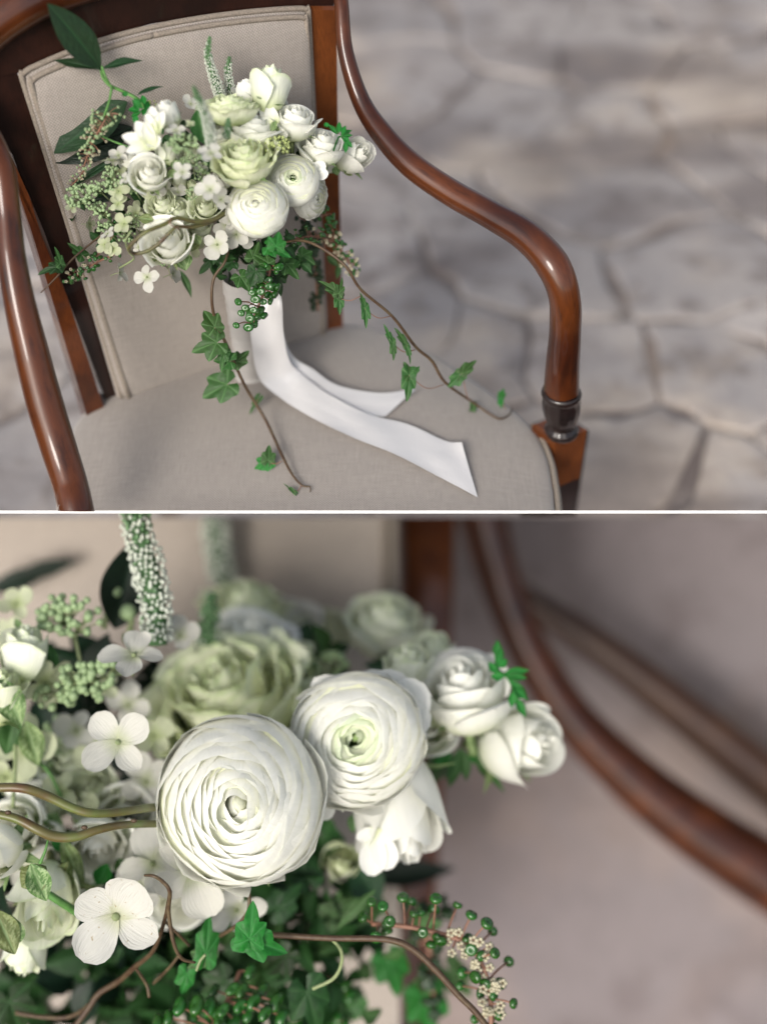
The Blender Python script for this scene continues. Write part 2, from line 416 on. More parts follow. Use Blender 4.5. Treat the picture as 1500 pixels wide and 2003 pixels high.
def rose_set(kind, k, hi):
    key = (kind, k, hi)
    if key in _cache: return _cache[key]
    R = random.Random(k * 77 + 5); out = []
    nu, nv = (11, 10) if hi else (7, 7)
    if kind in ('rose', 'open', 'bud', 'cabbage'):
        n = {'rose': 24, 'open': 28, 'bud': 15, 'cabbage': 32}[kind]
        ph = R.uniform(0, 6.28)
        for i in range(n):
            t = i / (n - 1)
            phi = ph + i * 2.3999 + R.uniform(-.15, .15)
            if kind == 'bud':
                belly = .10 + .52 * t; rt = belly * (.55 + .50 * t); zt = .95 - .22 * t + R.uniform(-.03, .03); lip = .10 * max(0, t - .5) * 2
                w = 1.5 - .55 * t
            elif kind == 'rose':
                belly = .07 + .74 * t ** .9; rt = belly * (.72 + .42 * t); zt = .66 - .30 * t ** 1.5 + R.uniform(-.03, .03); lip = .16 * max(0, t - .35) / .65
                w = 1.45 - .65 * t
            elif kind == 'open':
                belly = .06 + .74 * t ** .9; rt = belly * (.80 + .50 * t); zt = .52 - .42 * t ** 1.6 + R.uniform(-.03, .03); lip = .14 * max(0, t - .3) / .7
                w = 1.35 - .62 * t
            else:
                belly = .06 + .76 * t ** .85; rt = belly * (.85 + .42 * t); zt = .60 - .40 * t ** 1.8 + R.uniform(-.06, .06); lip = .10 * t
                w = 1.2 - .45 * t
            prof = ((.04, -.75), (belly * 1.25, -.62), (belly * 1.18, zt * .35), (rt, zt))
            ruf = {'cabbage': .045, 'open': .02}.get(kind, .014) * (.5 + t)
            mb = MB(); mb.add(*cup_petal(phi, w, prof, tr=(.10 if kind == 'cabbage' else .18) + .12 * R.random(), spiral=.10, lip=lip, ruf=ruf, rk=7 if kind == 'cabbage' else 4,
                                         seed=R.random(), nu=nu, nv=nv, rnd=R.random(), sharp=2.2))
            out.append(mb)
    elif kind in ('ranun', 'ranun_eye'):
        n = 60 if hi else 42
        ph = R.uniform(0, 6.28)
        def dome(r):
            if kind == 'ranun': return .60 * sqrt(max(.02, 1 - (r * .96) ** 2)) - .12 * exp(-(r / .13) ** 2)
            return .46 * sqrt(max(.02, 1 - (r * .96) ** 2)) - .34 * exp(-(r / .17) ** 2)
        off_ = (R.uniform(-.07, .07), R.uniform(-.07, .07))
        for i in range(n):
            t = i / (n - 1); g = t ** .78
            phi = ph + i * 2.3999 + R.uniform(-.35, .35)
            rt = .035 + .925 * g + R.uniform(-.055, .055) * (.3 + t)
            back = .20 + .12 * t
            r2 = min(1.04, rt + back); z1 = dome(rt); z2 = min(z1 - .015, dome(r2) + .015) - .015 - .10 * t * t
            lift = .012 + R.uniform(-.010, .022)
            prof = ((.05, -.62), (r2 * 1.02 + .06, -.55), (r2 + .02, z2 + .04), (rt, z1 + lift))
            w = (1.50 - .70 * t) + R.uniform(-.18, .18)
            mb = MB(); mb.add(*cup_petal(phi, w, prof, tr=.13 + .12 * R.random(), spiral=.07 if t < .7 else .03, lip=.0 if t < .8 else .03, ruf=.020 + .020 * t, rk=R.uniform(3, 6.5), skew=R.uniform(-.045, .045),
                                         seed=R.random(), nu=nu, nv=nv, rnd=R.random(), sharp=2.0))
            ox, oy = off_[0] * (1 - t) ** 1.2, off_[1] * (1 - t) ** 1.2
            mb.v = [(p[0] * (1 + .10 * (1 - t)) + ox, p[1] * (1 - .10 * (1 - t)) + oy, p[2]) for p in mb.v]
            out.append(mb)
        mb = MB(); v_, f_, a_ = ball((off_[0], off_[1], dome(0) - (.13 if kind == 'ranun' else .16)), .13 if kind == 'ranun' else .085, 12, 8, (1, .8, 1.3))
        mb.add(v_, f_, [(q[0], .25, 0) for q in a_]); out.insert(0, mb)
        mb = MB()       # solid dome added under the petals so their gaps look pale, not dark
        mb.add(*grid(24, 14, lambda u, v: (((v * .80 + .15) * cos(pi * u) + off_[0] * (1 - v), (v * .80 + .15) * sin(pi * u) + off_[1] * (1 - v), (dome(v * .80 + .15) if v < .95 else dome(.9) - .12) - .085), (u, .22, 0))))
        out.append(mb)
    _cache[key] = out
    return out
_pm = {}
def petal_meshes(kind, k, hi, matk, eye=None):
    key = (kind, k, hi, matk, eye)
    if key not in _pm:
        L = rose_set(kind, k, hi); n = len(L)
        _pm[key] = [mb.mesh('petal', MAT[eye] if (eye and i < n * .20) else MAT[matk]) for i, mb in enumerate(L)]
    return _pm[key]
_cal = {}
def calyx_mesh(k=0):
    if k in _cal: return _cal[k]
    mb = MB(); mb.add(*ball((0, 0, -.62), .30, 10, 6, (1, 1, .7)))
    R = random.Random(k)
    for i in range(5):
        g = 2 * pi * i / 5 + .3
        v, f, a = sheet_petal(.95, .15, .03, .15 + .5 * R.random(), 'lance', nu=4, nv=6)
        M = Matrix.Rotation(g, 3, 'Z') @ Matrix.Translation((0, .12, -.72)).to_3x3() @ Matrix.Rotation(radians(48), 3, 'X')
        mb.add([M @ Vector(p) + Vector((0, 0, -.66)) for p in v], f, a)
    mb.add(*tube([(0, 0, -.7), (0, .03, -1.0), (0, .08, -1.35)], .09, 6))
    _cal[k] = mb.mesh('calyx', MAT['sepal']); return _cal[k]
def bloom(parent, name, x, y, r, d, axis, kind='rose', mat='white', k=0, hi=False, spin=None, eye=None, label=None, sq=(1, 1, 1)):
    """a rose or ranunculus: the calyx is the part, each petal a sub-part"""
    rw = r * d / FPX
    R = random.Random(x * 3 + y)
    A = frame(cdir(axis), R.uniform(0, 6.28) if spin is None else spin)
    M = mat4(A, P(x, y, d), (rw * sq[0], rw * sq[1], rw * sq[2]))
    o = link(name, calyx_mesh(k % 3), parent, M)
    if label: o['label'] = label
    for m in petal_meshes(kind, k, hi, mat, eye): link('petal', m, o, M)
    return o
_fp = {}
def floret_meshes(matk, k, hi):
    key = (matk, k, hi)
    if key in _fp: return _fp[key]
    R = random.Random(k * 13 + 3); out = []
    for i in range(4):
        mb = MB()
        v, f, a = sheet_petal(1.0, .54 + R.uniform(-.09, .09), .06 + .18 * R.random(), R.uniform(-.20, .34), 'round', ruf=.05, seed=R.random(),
                              nu=8 if hi else 6, nv=8 if hi else 6, rnd=R.random())
        M = Matrix.Rotation(i * pi / 2 + R.uniform(-.14, .14), 3, 'Z') @ Matrix.Rotation(radians(R.uniform(4, 20)), 3, 'X')
        s = R.uniform(.82, 1.12)
        mb.add([M @ (Vector(p) * s) + Vector((0, 0, .02 * (i % 2))) for p in v], f, a)
        out.append(mb.mesh('petal', MAT[matk]))
    _fp[key] = out; return out
_eye = None
def floret(parent, x, y, r, d, axis=(0, 0, 1), mat='hyd', k=0, spin=None, hi=False, label=None):
    global _eye
    if _eye is None:
        mb = MB(); mb.add(*ball((0, 0, .06), .085, 8, 5)); mb.add(*tube([(0, 0, 0), (0, -.05, -.4), (.1, -.1, -.9)], .035, 5))
        _eye = mb.mesh('floret_eye', MAT['stem_pale'])
    rw = r * d / FPX; R = random.Random(x + y * 7)
    M = mat4(frame(cdir(axis), R.uniform(0, 6.28) if spin is None else spin), P(x, y, d), rw)
    o = link('hydrangea_floret', _eye, parent, M)
    if label: o['label'] = label
    for m in floret_meshes(mat, k % 4, hi): link('petal', m, o, M)
    return o
def leaf(parent, base, tip, hw, d, mat='leaf', shape='oval', nrm=(0, .2, 1), curl=.08, fold=.15, name='leaf', d2=None, ruf=.02, label=None, twist=0.0, cup=0.0, hi=False):
    """leaf from base pixel to tip pixel; hw is the half width in pixels"""
    b = P(*base, d); t = P(*tip, d2 if d2 else d); y = t - b; L = y.length; y.normalize()
    n = cdir(nrm); x = y.cross(n).normalized(); z = x.cross(y)
    mb = MB(); mb.add(*sheet_petal(1, hw * d / FPX / L, cup, curl, shape, ruf, seed=base[0], nu=12 if hi else 8, nv=16 if hi else 10, fold=fold, twist=twist))
    M = Matrix.Translation(b) @ Matrix((x, y, z)).transposed().to_4x4() @ Matrix.Diagonal((L, L, L, 1))
    o = link(name, mb.mesh(name, MAT[mat]), parent, M)
    if label: o['label'] = label
    return o
IVY = {0: [(-160, .40), (-112, .66), (-84, .58), (-52, .84), (-28, .66), (0, 1.12), (28, .66), (52, .84), (84, .58), (112, .66), (160, .40)],
       1: [(-160, .38), (-110, .60), (-72, .50), (-42, .70), (-22, .56), (0, 1.30), (22, .56), (42, .70), (72, .50), (110, .60), (160, .38)]}
def ivy_mesh(mat, k=0, fold=.25, droop=.25, seed=0):
    R = random.Random(seed)
    pr = IVY[k]; pr = [(a + R.uniform(-4, 4), r * R.uniform(.9, 1.1)) for a, r in pr]
    lobes = [pr[1][0], pr[3][0], pr[5][0], pr[7][0], pr[9][0]]
    ang = []; 
    for i in range(len(pr) - 1):
        for q in range(4): ang.append((pr[i], pr[i + 1], q / 4))
    pts = []
    for a, b, t in ang:
        s = t * t * (3 - 2 * t) if True else t
        pts.append((a[0] + (b[0] - a[0]) * t, a[1] + (b[1] - a[1]) * (t * .9 + s * .1)))
    pts.append(pr[-1])
    mb = MB(); v = [(0, 0, 0)]; at = [(0, 0, 1)]; f = []; nr = 6
    for g, r in pts:
        near = min(abs(g - l) for l in lobes)
        for j in range(1, nr + 1):
            rr = r * j / nr; th = radians(g)
            x = rr * sin(th); y = rr * cos(th)
            z = fold * abs(x) * .6 - droop * rr * rr + .05 * sin(3 * th + seed) * rr + .04 * (1 - near / 20 if near < 20 else 0) * -rr
            ve = max(0, 1 - (near * rr) / 1.6)
            v.append((x, y, z)); at.append((x * .5 + .5, y * .5 + .5, ve))
    n = len(pts)
    for i in range(n - 1):
        f.append((0, 1 + (i + 1) * nr, 1 + i * nr))
        for j in range(nr - 1):
            a = 1 + i * nr + j; b = 1 + (i + 1) * nr + j
            f.append((a, b, b + 1, a + 1))
    mb.add(v, f, at)
    return mb.mesh('ivy_leaf', MAT[mat])
def ivy(parent, x, y, r, d, direction, nrm=(0, .1, 1), mat='ivy', k=0, fold=.25, droop=.2, squash=1.0, stem_to=None, label=None):
    """ivy leaf: direction = where its tip points in the picture plane (x right, y up)"""
    yv = cdir((direction[0], direction[1], direction[2] if len(direction) > 2 else 0)); n = cdir(nrm)
    xv = yv.cross(n).normalized(); z = xv.cross(yv)
    s = 1.15 * r * d / FPX
    M = Matrix.Translation(P(x, y, d)) @ Matrix((xv, yv, z)).transposed().to_4x4() @ Matrix.Diagonal((s * squash, s, s, 1))
    o = link('ivy_leaf', ivy_mesh(mat, k, fold, droop, seed=int(x + y)), parent, M)
    if label: o['label'] = label
    if stem_to:
        a = P(x, y, d); b = P(*stem_to); m = (a + b) / 2 + cdir((0, -1, .2)) * (a - b).length * .18
        mb = MB(); mb.add(*tube([a, m, b], .9 * d / FPX, 5)); link('leaf_stalk', mb.mesh('leaf_stalk', MAT['stem_pink']), parent)
    return o
def stem(parent, pts, rad, mat='stem_green', name='stem', ns=7, kind=None, label=None, n=5):
    """pts: (px, py, depth) list; rad in pixels"""
    if not isinstance(rad, (list, tuple)): rad = [rad] * len(pts)
    mb = MB(); mb.add(*tube([P(*p) for p in pts], [r * p[2] / FPX for r, p in zip(rad, pts)], ns, n))
    o = link(name, mb.mesh(name, MAT[mat]), parent)
    if label: o['label'] = label
    return o
_ball = {}
def ball_mesh(name, mat, n=8, m=6, sc=(1, 1, 1), dimple=False):
    key = (name, mat, n, sc, dimple)
    if key not in _ball:
        v, f, a = ball((0, 0, 0), 1, n, m, sc)
        if dimple:
            v = [Vector((p[0], p[1], p[2] if p[2] < 0 else p[2] * (.35 + .65 * min(1, sqrt(p[0] ** 2 + p[1] ** 2) * 1.3)))) for p in v]
        _ball[key] = MB().add(v, f, a).mesh(name, MAT[mat])
    return _ball[key]
def spike(parent, pts, rad, d_fl, hi=False, whiteness=1.0, dens=1.0, label=None):
    """veronica spike: green core, many tiny florets; pts from tip to base"""
    rad = list(rad)
    ax = catmull([P(*p) for p in pts], 8); rr = lerpn([r * p[2] / FPX for r, p in zip(rad, pts)], 8)
    mb = MB(); mb.add(*tube(ax, [q * .62 for q in rr], 10, sub=False))
    core = link('flower_spike', mb.mesh('flower_spike', MAT['spike_green']), parent)
    if label: core['label'] = label
    R = random.Random(len(pts) + int(pts[0][0]))
    A = MB(); B = MB()
    L = sum((ax[i + 1] - ax[i]).length for i in range(len(ax) - 1)); fs = d_fl * pts[0][2] / FPX
    nr = int(L / (fs * .95) * dens)
    for j in range(nr):
        t = (j + .5) / nr; q = t * (len(ax) - 1); i = min(int(q), len(ax) - 2); fr = q - i
        c = ax[i].lerp(ax[i + 1], fr); ra = rr[i] + (rr[i + 1] - rr[i]) * fr
        tg = (ax[i] - ax[i + 1]).normalized(); F_ = frame(tg, j * .5)
        m = max(5, int(2 * pi * ra * .9 / (fs * 1.3)))
        for k in range(m):
            g = 2 * pi * (k + .5 * (j % 2) + R.uniform(-.15, .15)) / m
            out = F_ @ Vector((cos(g), sin(g), .25)); s = fs * R.uniform(.34, .64) * (.55 + .45 * min(1, t * 3))
            p = c + out * (ra * R.uniform(.74, 1.06)) + tg * (fs * R.uniform(-.5, .5))
            w = R.random() < min(1, max(0, (t - .06) * 2.4)) * whiteness
            (A if w else B).add(*ball(p, s, 5, 3, (1, 1, 1.15)))
    for X, nm, mt in ((A, 'open_florets', 'spike_white'), (B, 'closed_florets', 'spike_mid')):
        if X.v: tag(link(nm, X.mesh(nm, MAT[mt]), core), kind='stuff')
    return core
def budcluster(parent, x, y, r, d, rb, n=40, mat='bud', stem_to=None, flat=.75, single=False, seed=0, label=None):
    R = random.Random(seed + int(x * 3 + y)); s = d / FPX
    c = P(x, y, d); st = MB(); bd = MB(); pts = []
    root = P(*stem_to) if stem_to else c + cdir((0, -1, -.6)) * r * s * 1.1
    base = c.lerp(root, .35)
    for i in range(n):
        g = R.uniform(0, 2 * pi); q = sqrt(R.random())
        p = c + cdir((1, 0, 0)) * (cos(g) * q * r * s) + cdir((0, 1, 0)) * (sin(g) * q * r * s * flat) + cdir((0, 0, 1)) * (sqrt(max(0, 1 - q * q)) * r * s * .55 + R.uniform(-.2, .1) * r * s)
        pts.append(p)
    hubs = [c.lerp(base, .5) + Vector([R.uniform(-.25, .25) * r * s for _ in range(3)]) for _ in range(5)]
    for p in pts:
        h = min(hubs, key=lambda q: (q - p).length); st.add(*tube([h, h.lerp(p, .6), p], .10 * rb * s * 2, 4, 1, sub=False))
    for h in hubs: st.add(*tube([base, h], .16 * rb * s * 2, 4, sub=False))
    st.add(*tube([root, base], .22 * rb * s * 2, 5, sub=False))
    o = link('bud_cluster', st.mesh('bud_stems', MAT['stem_pale']), parent)
    if label: o['label'] = label
    bm_ = ball_mesh('flower_bud', mat, 8, 6)
    if single:
        for p in pts: link('flower_bud', bm_, o, mat4(frame(Vector((R.random(), R.random(), 1))), p, rb * s * R.uniform(.7, 1.15)))
    else:
        for p in pts: bd.add(*ball(p, rb * s * R.uniform(.7, 1.15), 6, 5))
        tag(link('flower_buds', bd.mesh('flower_buds', MAT[mat]), o), kind='stuff')
    return o
def raceme(parent, axis, berries, rb, mat='berry', ped='stem_pink', axr=2.0, auto=None, spread=26, flowers=0, seed=1, dz=.0, pr=.9, label=None, sc=(1, 1, .72)):
    """pokeweed: an arching axis, each berry on its own short stalk"""
    R = random.Random(seed)
    mb = MB(); mb.add(*tube([P(*p) for p in axis], [axr * p[2] / FPX for p in axis], 6, 5))
    A = catmull([P(*p) for p in axis], 6); s = axis[0][2] / FPX
    pos = [P(*b) for b in berries]
    if auto:
        for i in range(auto):
            t = (i + .5) / auto; q = A[min(len(A) - 1, int(t * (len(A) - 1)))]
            g = R.uniform(0, 6.28); rr = spread * s * R.uniform(.35, 1) * (1.05 - .45 * t)
            pos.append(q + cdir((cos(g), sin(g) * .6, R.uniform(-.1, .9))).normalized() * rr)
    fl = MB(); fpos = []
    for i in range(flowers):
        t = .35 + .65 * (i + .5) / flowers; q = A[min(len(A) - 1, int(t * (len(A) - 1)))]
        g = R.uniform(0, 6.28); fpos.append(q + cdir((cos(g), sin(g) * .8, R.uniform(0, .7))) * spread * s * R.uniform(.3, .9))
    for p in pos + fpos:
        q = min(A, key=lambda a: (a - p).length); mb.add(*tube([q, q.lerp(p, .5) + Vector((0, 0, .1 * (p - q).length)), p], pr * s, 4, 2))
    o = link('berry_raceme', mb.mesh('raceme_stem', MAT[ped]), parent)
    if label: o['label'] = label
    bm_ = ball_mesh('berry', mat, 10, 7, sc, True)
    for p in pos:
        q = min(A, key=lambda a: (a - p).length); ax = (p - q)
        link('berry', bm_, o, mat4(frame(ax if ax.length > 1e-5 else Vector((0, 0, 1))), p, rb * s * R.uniform(.8, 1.12)))
    for p in fpos:
        for k in range(5):
            g = 2 * pi * k / 5; fl.add(*ball(p + cdir((cos(g), sin(g), .3)) * rb * s * .5, rb * s * .38, 5, 3, (1, 1, .7)))
    if fl.v: tag(link('small_flowers', fl.mesh('small_flowers', MAT['cream_floret']), o), kind='stuff')
    return o
def sheets(parent, name, x, y, d, plist, mat, label=None, hi=False, shape='tulip'):
    """freesia-like flower: each petal (direction in picture, length px, half width px, lean towards the viewer)"""
    M0 = Matrix.Translation(P(x, y, d))
    o = link(name, MB().add(*ball((0, 0, 0), 5 * d / FPX, 8, 5)).mesh('receptacle', MAT['stem_pale']), parent, M0)
    if label: o['label'] = label
    for i, (dx, dy, dz, L, hw, cp) in enumerate(plist):
        yv = cdir((dx, dy, dz)); n = cdir((0, 0, 1)) if abs(dz) < .9 else cdir((0, 1, 0)); xv = yv.cross(n).normalized(); z = xv.cross(yv)
        s = L * d / FPX
        mb = MB(); mb.add(*sheet_petal(1, hw / L, cp, .12, shape, .03, seed=i + x, nu=8, nv=10))
        link('petal', mb.mesh('petal', MAT[mat]), o, Matrix.Translation(P(x, y, d) + z * (.0015 * i)) @ Matrix((xv, yv, z)).transposed().to_4x4() @ Matrix.Diagonal((s, s, s, 1)))
    return o
def filler(parent, cx, cy, rx, ry, d0, dd, n, size, mat, seed, name='foliage'):
    """dense small leaves nobody could count, deep inside the bouquet"""
    R = random.Random(seed); mb = MB()
    base = sheet_petal(1, .34, 0, .2, 'lance', 0, nu=4, nv=5, fold=.3)
    for i in range(n):
        while True:
            u, v = R.uniform(-1, 1), R.uniform(-1, 1)
            if u * u + v * v < 1: break
        d = d0 + R.random() * dd; p = P(cx + u * rx, cy + v * ry, d)
        A = frame(cdir((R.uniform(-1, 1), R.uniform(-1, 1), R.uniform(.1, 1))), R.uniform(0, 6.28)); s = size * d / FPX * R.uniform(.6, 1.2)
        mb.add([p + A @ (Vector(q) * s) for q in base[0]], base[1], base[2])
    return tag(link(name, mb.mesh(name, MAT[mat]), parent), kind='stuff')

# ================================================================== THE UPPER SET: chair on stone paving
from mathutils.bvhtree import BVHTree
from mathutils import noise as mnoise
def poly_clip(poly, p, n):
    out = []
    for i in range(len(poly)):
        a, b = poly[i], poly[(i + 1) % len(poly)]
        da, db = (a - p).dot(n), (b - p).dot(n)
        if da <= 0: out.append(a)
        if da * db < 0: out.append(a + (b - a) * (da / (da - db)))
    return out
pave = tag(link('pavement', MB().add([(-40, 1.2, -.009), (40, 1.2, -.009), (40, 90, -.009), (-40, 90, -.009)], [(0, 1, 2, 3)]).mesh('pavement', MAT['mortar'], False)), kind='structure')
Rg = random.Random(11)
sites = [PZ(x, y, 0) for x, y in ((1040, 520), (800, 320), (960, 215), (1190, 255), (1240, 362), (1430, 200), (1395, 300), (1490, 290), (780, 50), (1010, 50), (1230, 95), (1430, 60),
         (790, 160), (1450, 500), (860, 730), (690, 480), (1250, 900), (1440, 760), (1480, 960), (1180, 745), (60, 620), (70, 860), (10, 500), (-60, 740), (1600, 400), (1620, 150), (1650, 650),
         (1620, 900), (700, 640), (950, 900))]
sites = [Vector((p.x, p.y)) for p in sites]
for _ in range(4000):
    q = Vector((Rg.uniform(-2.6, 3.2), Rg.uniform(1.3, 5.6)))
    if all((q - s).length > .40 for s in sites): sites.append(q)
def warp(q):
    a = mnoise.noise_vector(Vector((q.x * 1.9, q.y * 1.9, 5))); b = mnoise.noise_vector(Vector((q.x * 6.5, q.y * 6.5, 9))); c = mnoise.noise_vector(Vector((q.x * 22, q.y * 22, 2)))
    return Vector((q.x + a.x * .16 + b.x * .045 + c.x * .010, q.y + a.y * .16 + b.y * .045 + c.y * .010))
def stone_mesh(poly, seed):
    R = random.Random(seed); c = sum(poly, Vector((0, 0))) / len(poly); pts = []
    for i in range(len(poly)):
        a, b = poly[i], poly[(i + 1) % len(poly)]
        k = max(2, int((b - a).length / .05)); we = R.choice((-.006, 0, .004, .018))
        for j in range(k):
            q = a.lerp(b, j / k)
            nn = mnoise.noise(Vector((q.x * 5, q.y * 5, seed))) * .055 + mnoise.noise(Vector((q.x * 19, q.y * 19, seed))) * .014
            d = (c - q); L = d.length
            corner = .02 if j == 0 else 0
            pts.append(q + d / L * (.005 + we * sin(pi * j / k) + nn * .25))
    n = len(pts); v = []; f = []
    tx, ty = R.uniform(-.012, .012), R.uniform(-.012, .012); z0 = R.uniform(-.004, .010)
    for k, (ins, z) in enumerate(((0, -.05), (0, -.003), (.005, 0), (.02, .0005), (.45, .001))):
        for q in pts:
            d = c - q; L = d.length; p = q + d * (ins if ins > .2 else min(.3, ins / L))
            p = warp(p); zz = z + (z0 + (p.x - c.x) * tx + (p.y - c.y) * ty + mnoise.noise(Vector((p.x * 6, p.y * 6, 3))) * .006 if k > 0 else 0)
            v.append((p.x, p.y, zz))
    for k in range(4):
        for i in range(n):
            i2 = (i + 1) % n; f.append((k * n + i, k * n + i2, (k + 1) * n + i2, (k + 1) * n + i))
    cw = warp(c); v.append((cw.x, cw.y, .002 + z0)); m = len(v) - 1
    for i in range(n): f.append((4 * n + i, 4 * n + (i + 1) % n, m))
    return MB().add(v, f).mesh('paving_stone', MAT['stone'])
for i, s in enumerate(sites):
    poly = [s + Vector(q) for q in ((-2, -2), (2, -2), (2, 2), (-2, 2))]
    for j, t in enumerate(sites):
        if i != j and (t - s).length < 2.4: poly = poly_clip(poly, (s + t) / 2, t - s)
        if len(poly) < 3: break
    if len(poly) < 3 or not (-2.2 < s.x < 2.8 and 1.4 < s.y < 5.0): continue
    link('paving_stone', stone_mesh(poly, i), pave)

chair = link('armchair', None, None, Matrix.Translation(PZ(620, 900, 0.2)))
tag(chair, 'mahogany armchair with taupe linen seat and back seen whole on flagstone paving, upper picture', 'armchair')

# seat cushion
SZ = .452
outline = [(1082, 960), (1068, 888), (1033, 826), (950, 757), (850, 692), (750, 646), (690, 632), (600, 630), (450, 645), (300, 690), (215, 745), (158, 812), (132, 862), (116, 925), (108, 1000),
           (90, 1100), (200, 1230), (500, 1310), (800, 1280), (1000, 1160), (1080, 1050)]
ow = [PZ(x, y, SZ) for x, y in outline]
ow = catmull(ow + [ow[0]], 5)[:-1]
cen = sum(ow, Vector()) / len(ow); nO = len(ow)
v = []; f = []
prof = [(.0, .030), (.2, .029), (.4, .0265), (.6, .022), (.75, .0165), (.87, .010), (.94, .0055), (.98, .002), (1.0, -.003), (1.006, -.012), (1.0, -.05)]
for r, h in prof:
    for q in ow:
        p = cen + (q - cen) * r; v.append((p.x, p.y, SZ + h + (.003 * mnoise.noise(p * 6) if r < .95 else 0)))
for k in range(len(prof) - 1):
    for i in range(nO):
        i2 = (i + 1) % nO; f.append((k * nO + i, (k + 1) * nO + i, (k + 1) * nO + i2, k * nO + i2))
seat_bvh = BVHTree.FromPolygons([Vector(p) for p in v], f)
link('seat', MB().add(v, f).mesh('seat', MAT['fabric']), chair)
def SP(x, y, lift=.002):
    r = ray(x, y); h = seat_bvh.ray_cast(CP, r.normalized())
    p = h[0] if h[0] is not None else PZ(x, y, SZ)
    return p - r.normalized() * lift * .3 + Vector((0, 0, lift))
def SD(x, y, lift=.002): return depth_of(SP(x, y, lift))
pip = [cen + (q - cen) * 1.016 + Vector((0, 0, -.006)) for q in ow]
k0 = min(range(nO), key=lambda i: (pip[i] - PZ(1040, 832, SZ)).length)
sel = [pip[(k0 - i) % nO] for i in range(0, 18)]
link('piping', MB().add(*tube(sel[::2], .0042, 8)).mesh('piping', MAT['piping']), chair)
pip2 = [cen + (q - cen) * 1.024 + Vector((0, 0, -.014)) for q in ow]
sel = [pip2[(k0 - i) % nO] for i in range(0, 18)]
link('piping', MB().add(*tube(sel[::2], .0042, 8)).mesh('piping', MAT['piping']), chair)

# back panel plane
BL = PZ(238, 770, SZ + .01); BR = PZ(632, 640, SZ + .01)
e = (BR - BL); e.z = 0; e.normalize()
nb = Vector((e.y, -e.x, 0)); REC = radians(8)
ub = (Vector((0, 0, 1)) * cos(REC) - nb * sin(REC)).normalized(); mb_n = e.cross(ub).normalized()
if mb_n.dot(nb) < 0: mb_n = -mb_n
def PP(x, y, off=0.0):
    """point on the plane of the chair back, off metres towards the front"""
    r = ray(x, y); o = BL + mb_n * off; return CP + r * ((o - CP).dot(mb_n) / r.dot(mb_n))
def PD(x, y, off=0.0): return depth_of(PP(x, y, 0)) - off
def interp(keys, t):
    n = len(keys) - 1; i = min(int(t * n), n - 1); return keys[i].lerp(keys[i + 1], t * n - i)
topc = catmull([PP(x, y) for x, y in ((38, 143), (52, 131), (80, 118), (130, 97), (215, 68), (300, 47), (400, 29), (500, 17), (580, 12), (598, 16))], 4)
botc = [PP(232, 790).lerp(PP(640, 660), i / (len(topc) - 1)) for i in range(len(topc))]
nt_ = len(topc) - 1
def backfn(u, v_):
    s = (u + 1) / 2; i = min(int(s * nt_), nt_ - 1); fr = s * nt_ - i
    a = botc[i].lerp(botc[i + 1], fr); b = topc[i].lerp(topc[i + 1], fr)
    ed = (1 - abs(u) ** 10) * (1 - abs(2 * v_ - 1) ** 12)
    p = a.lerp(b, v_) + mb_n * (.004 + .016 * max(0, ed) ** .6 + .004 * (1 - u * u))
    return p, (s, v_, 0)
# object axes in the panel's plane, so that the weave follows it
Mback = Matrix.Translation(BL) @ Matrix((e, ub, mb_n)).transposed().to_4x4()
vv, ff, aa = grid(48, 36, backfn)
Mi = Mback.inverted()
link('backrest', MB().add([Mi @ p for p in vv], ff, aa).mesh('backrest', MAT['fabric']), chair, Mback)
for ins, off in ((0.0, .008), (.0075, .015)):
    pc = (PP(238, 790) + PP(640, 660)) / 2
    L = [PP(237, 775).lerp(topc[0], t / 8) for t in range(8)] + topc + [topc[-1].lerp(PP(632, 650), t / 8) for t in range(1, 9)]
    C_ = PP(350, 380)
    pts = []
    for p in L:
        d = (C_ - p); d2 = Vector((d.dot(e), d.dot(ub), 0))
        q = p + (e * (ins if d2.x > 0 else -ins)) + (ub * (-ins if p in topc or True and (p - PP(237, 775)).dot(ub) > .30 else 0)) + mb_n * off
        pts.append(q)
    link('piping', MB().add(*tube(pts, .0036, 8, 2)).mesh('piping', MAT['piping']), chair)
def prism(pix, off0, off1, name, mat, bev=.003, parent=chair):
    f0 = [PP(x, y, off1) for x, y in pix]; n = len(f0); c = sum(f0, Vector()) / n
    rings = [[PP(x, y, off0) for x, y in pix], [PP(x, y, 0) + mb_n * (off1 - bev) for x, y in pix], [p + (c - p).normalized() * bev for p in f0]]
    rings[0] = [r + mb_n * 0 for r in rings[0]]
    # vertical sides: keep the same position in the plane of the back
    rings[0] = [PP(x, y, 0) + mb_n * off0 for x, y in pix]; rings[2] = [PP(x, y, 0) + mb_n * off1 + (c - PP(x, y, off1)).normalized() * bev for x, y in pix]
    v = sum(rings, []); f = []
    for k in range(2):
        for i in range(n):
            i2 = (i + 1) % n; f.append((k * n + i, k * n + i2, (k + 1) * n + i2, (k + 1) * n + i))
    f.append(tuple(2 * n + i for i in range(n))); f.append(tuple(range(n - 1, -1, -1)))
    a = [((p - BL).dot(e) * 2, (p - BL).dot(ub), 0) for p in v]
    return link(name, MB().add(v, f, a).mesh(name, MAT[mat], False), parent)
prism([(36, 143), (-10, 110), (-60, 150), (-30, 240), (25, 300), (90, 470), (140, 600), (218, 812), (245, 800), (237, 768)], -.03, -.004, 'side_rail', 'wood_dark')
prism([(-40, 225), (13, 287), (50, 367), (84, 450), (130, 580), (212, 830), (172, 830), (100, 590), (50, 430), (-14, 240), (-70, 100)], -.030, .012, 'back_post', 'wood', .006)
tp = [(36, 143), (50, 130), (80, 117), (130, 96), (215, 67), (300, 46), (400, 28), (500, 16), (580, 11), (602, 14)]
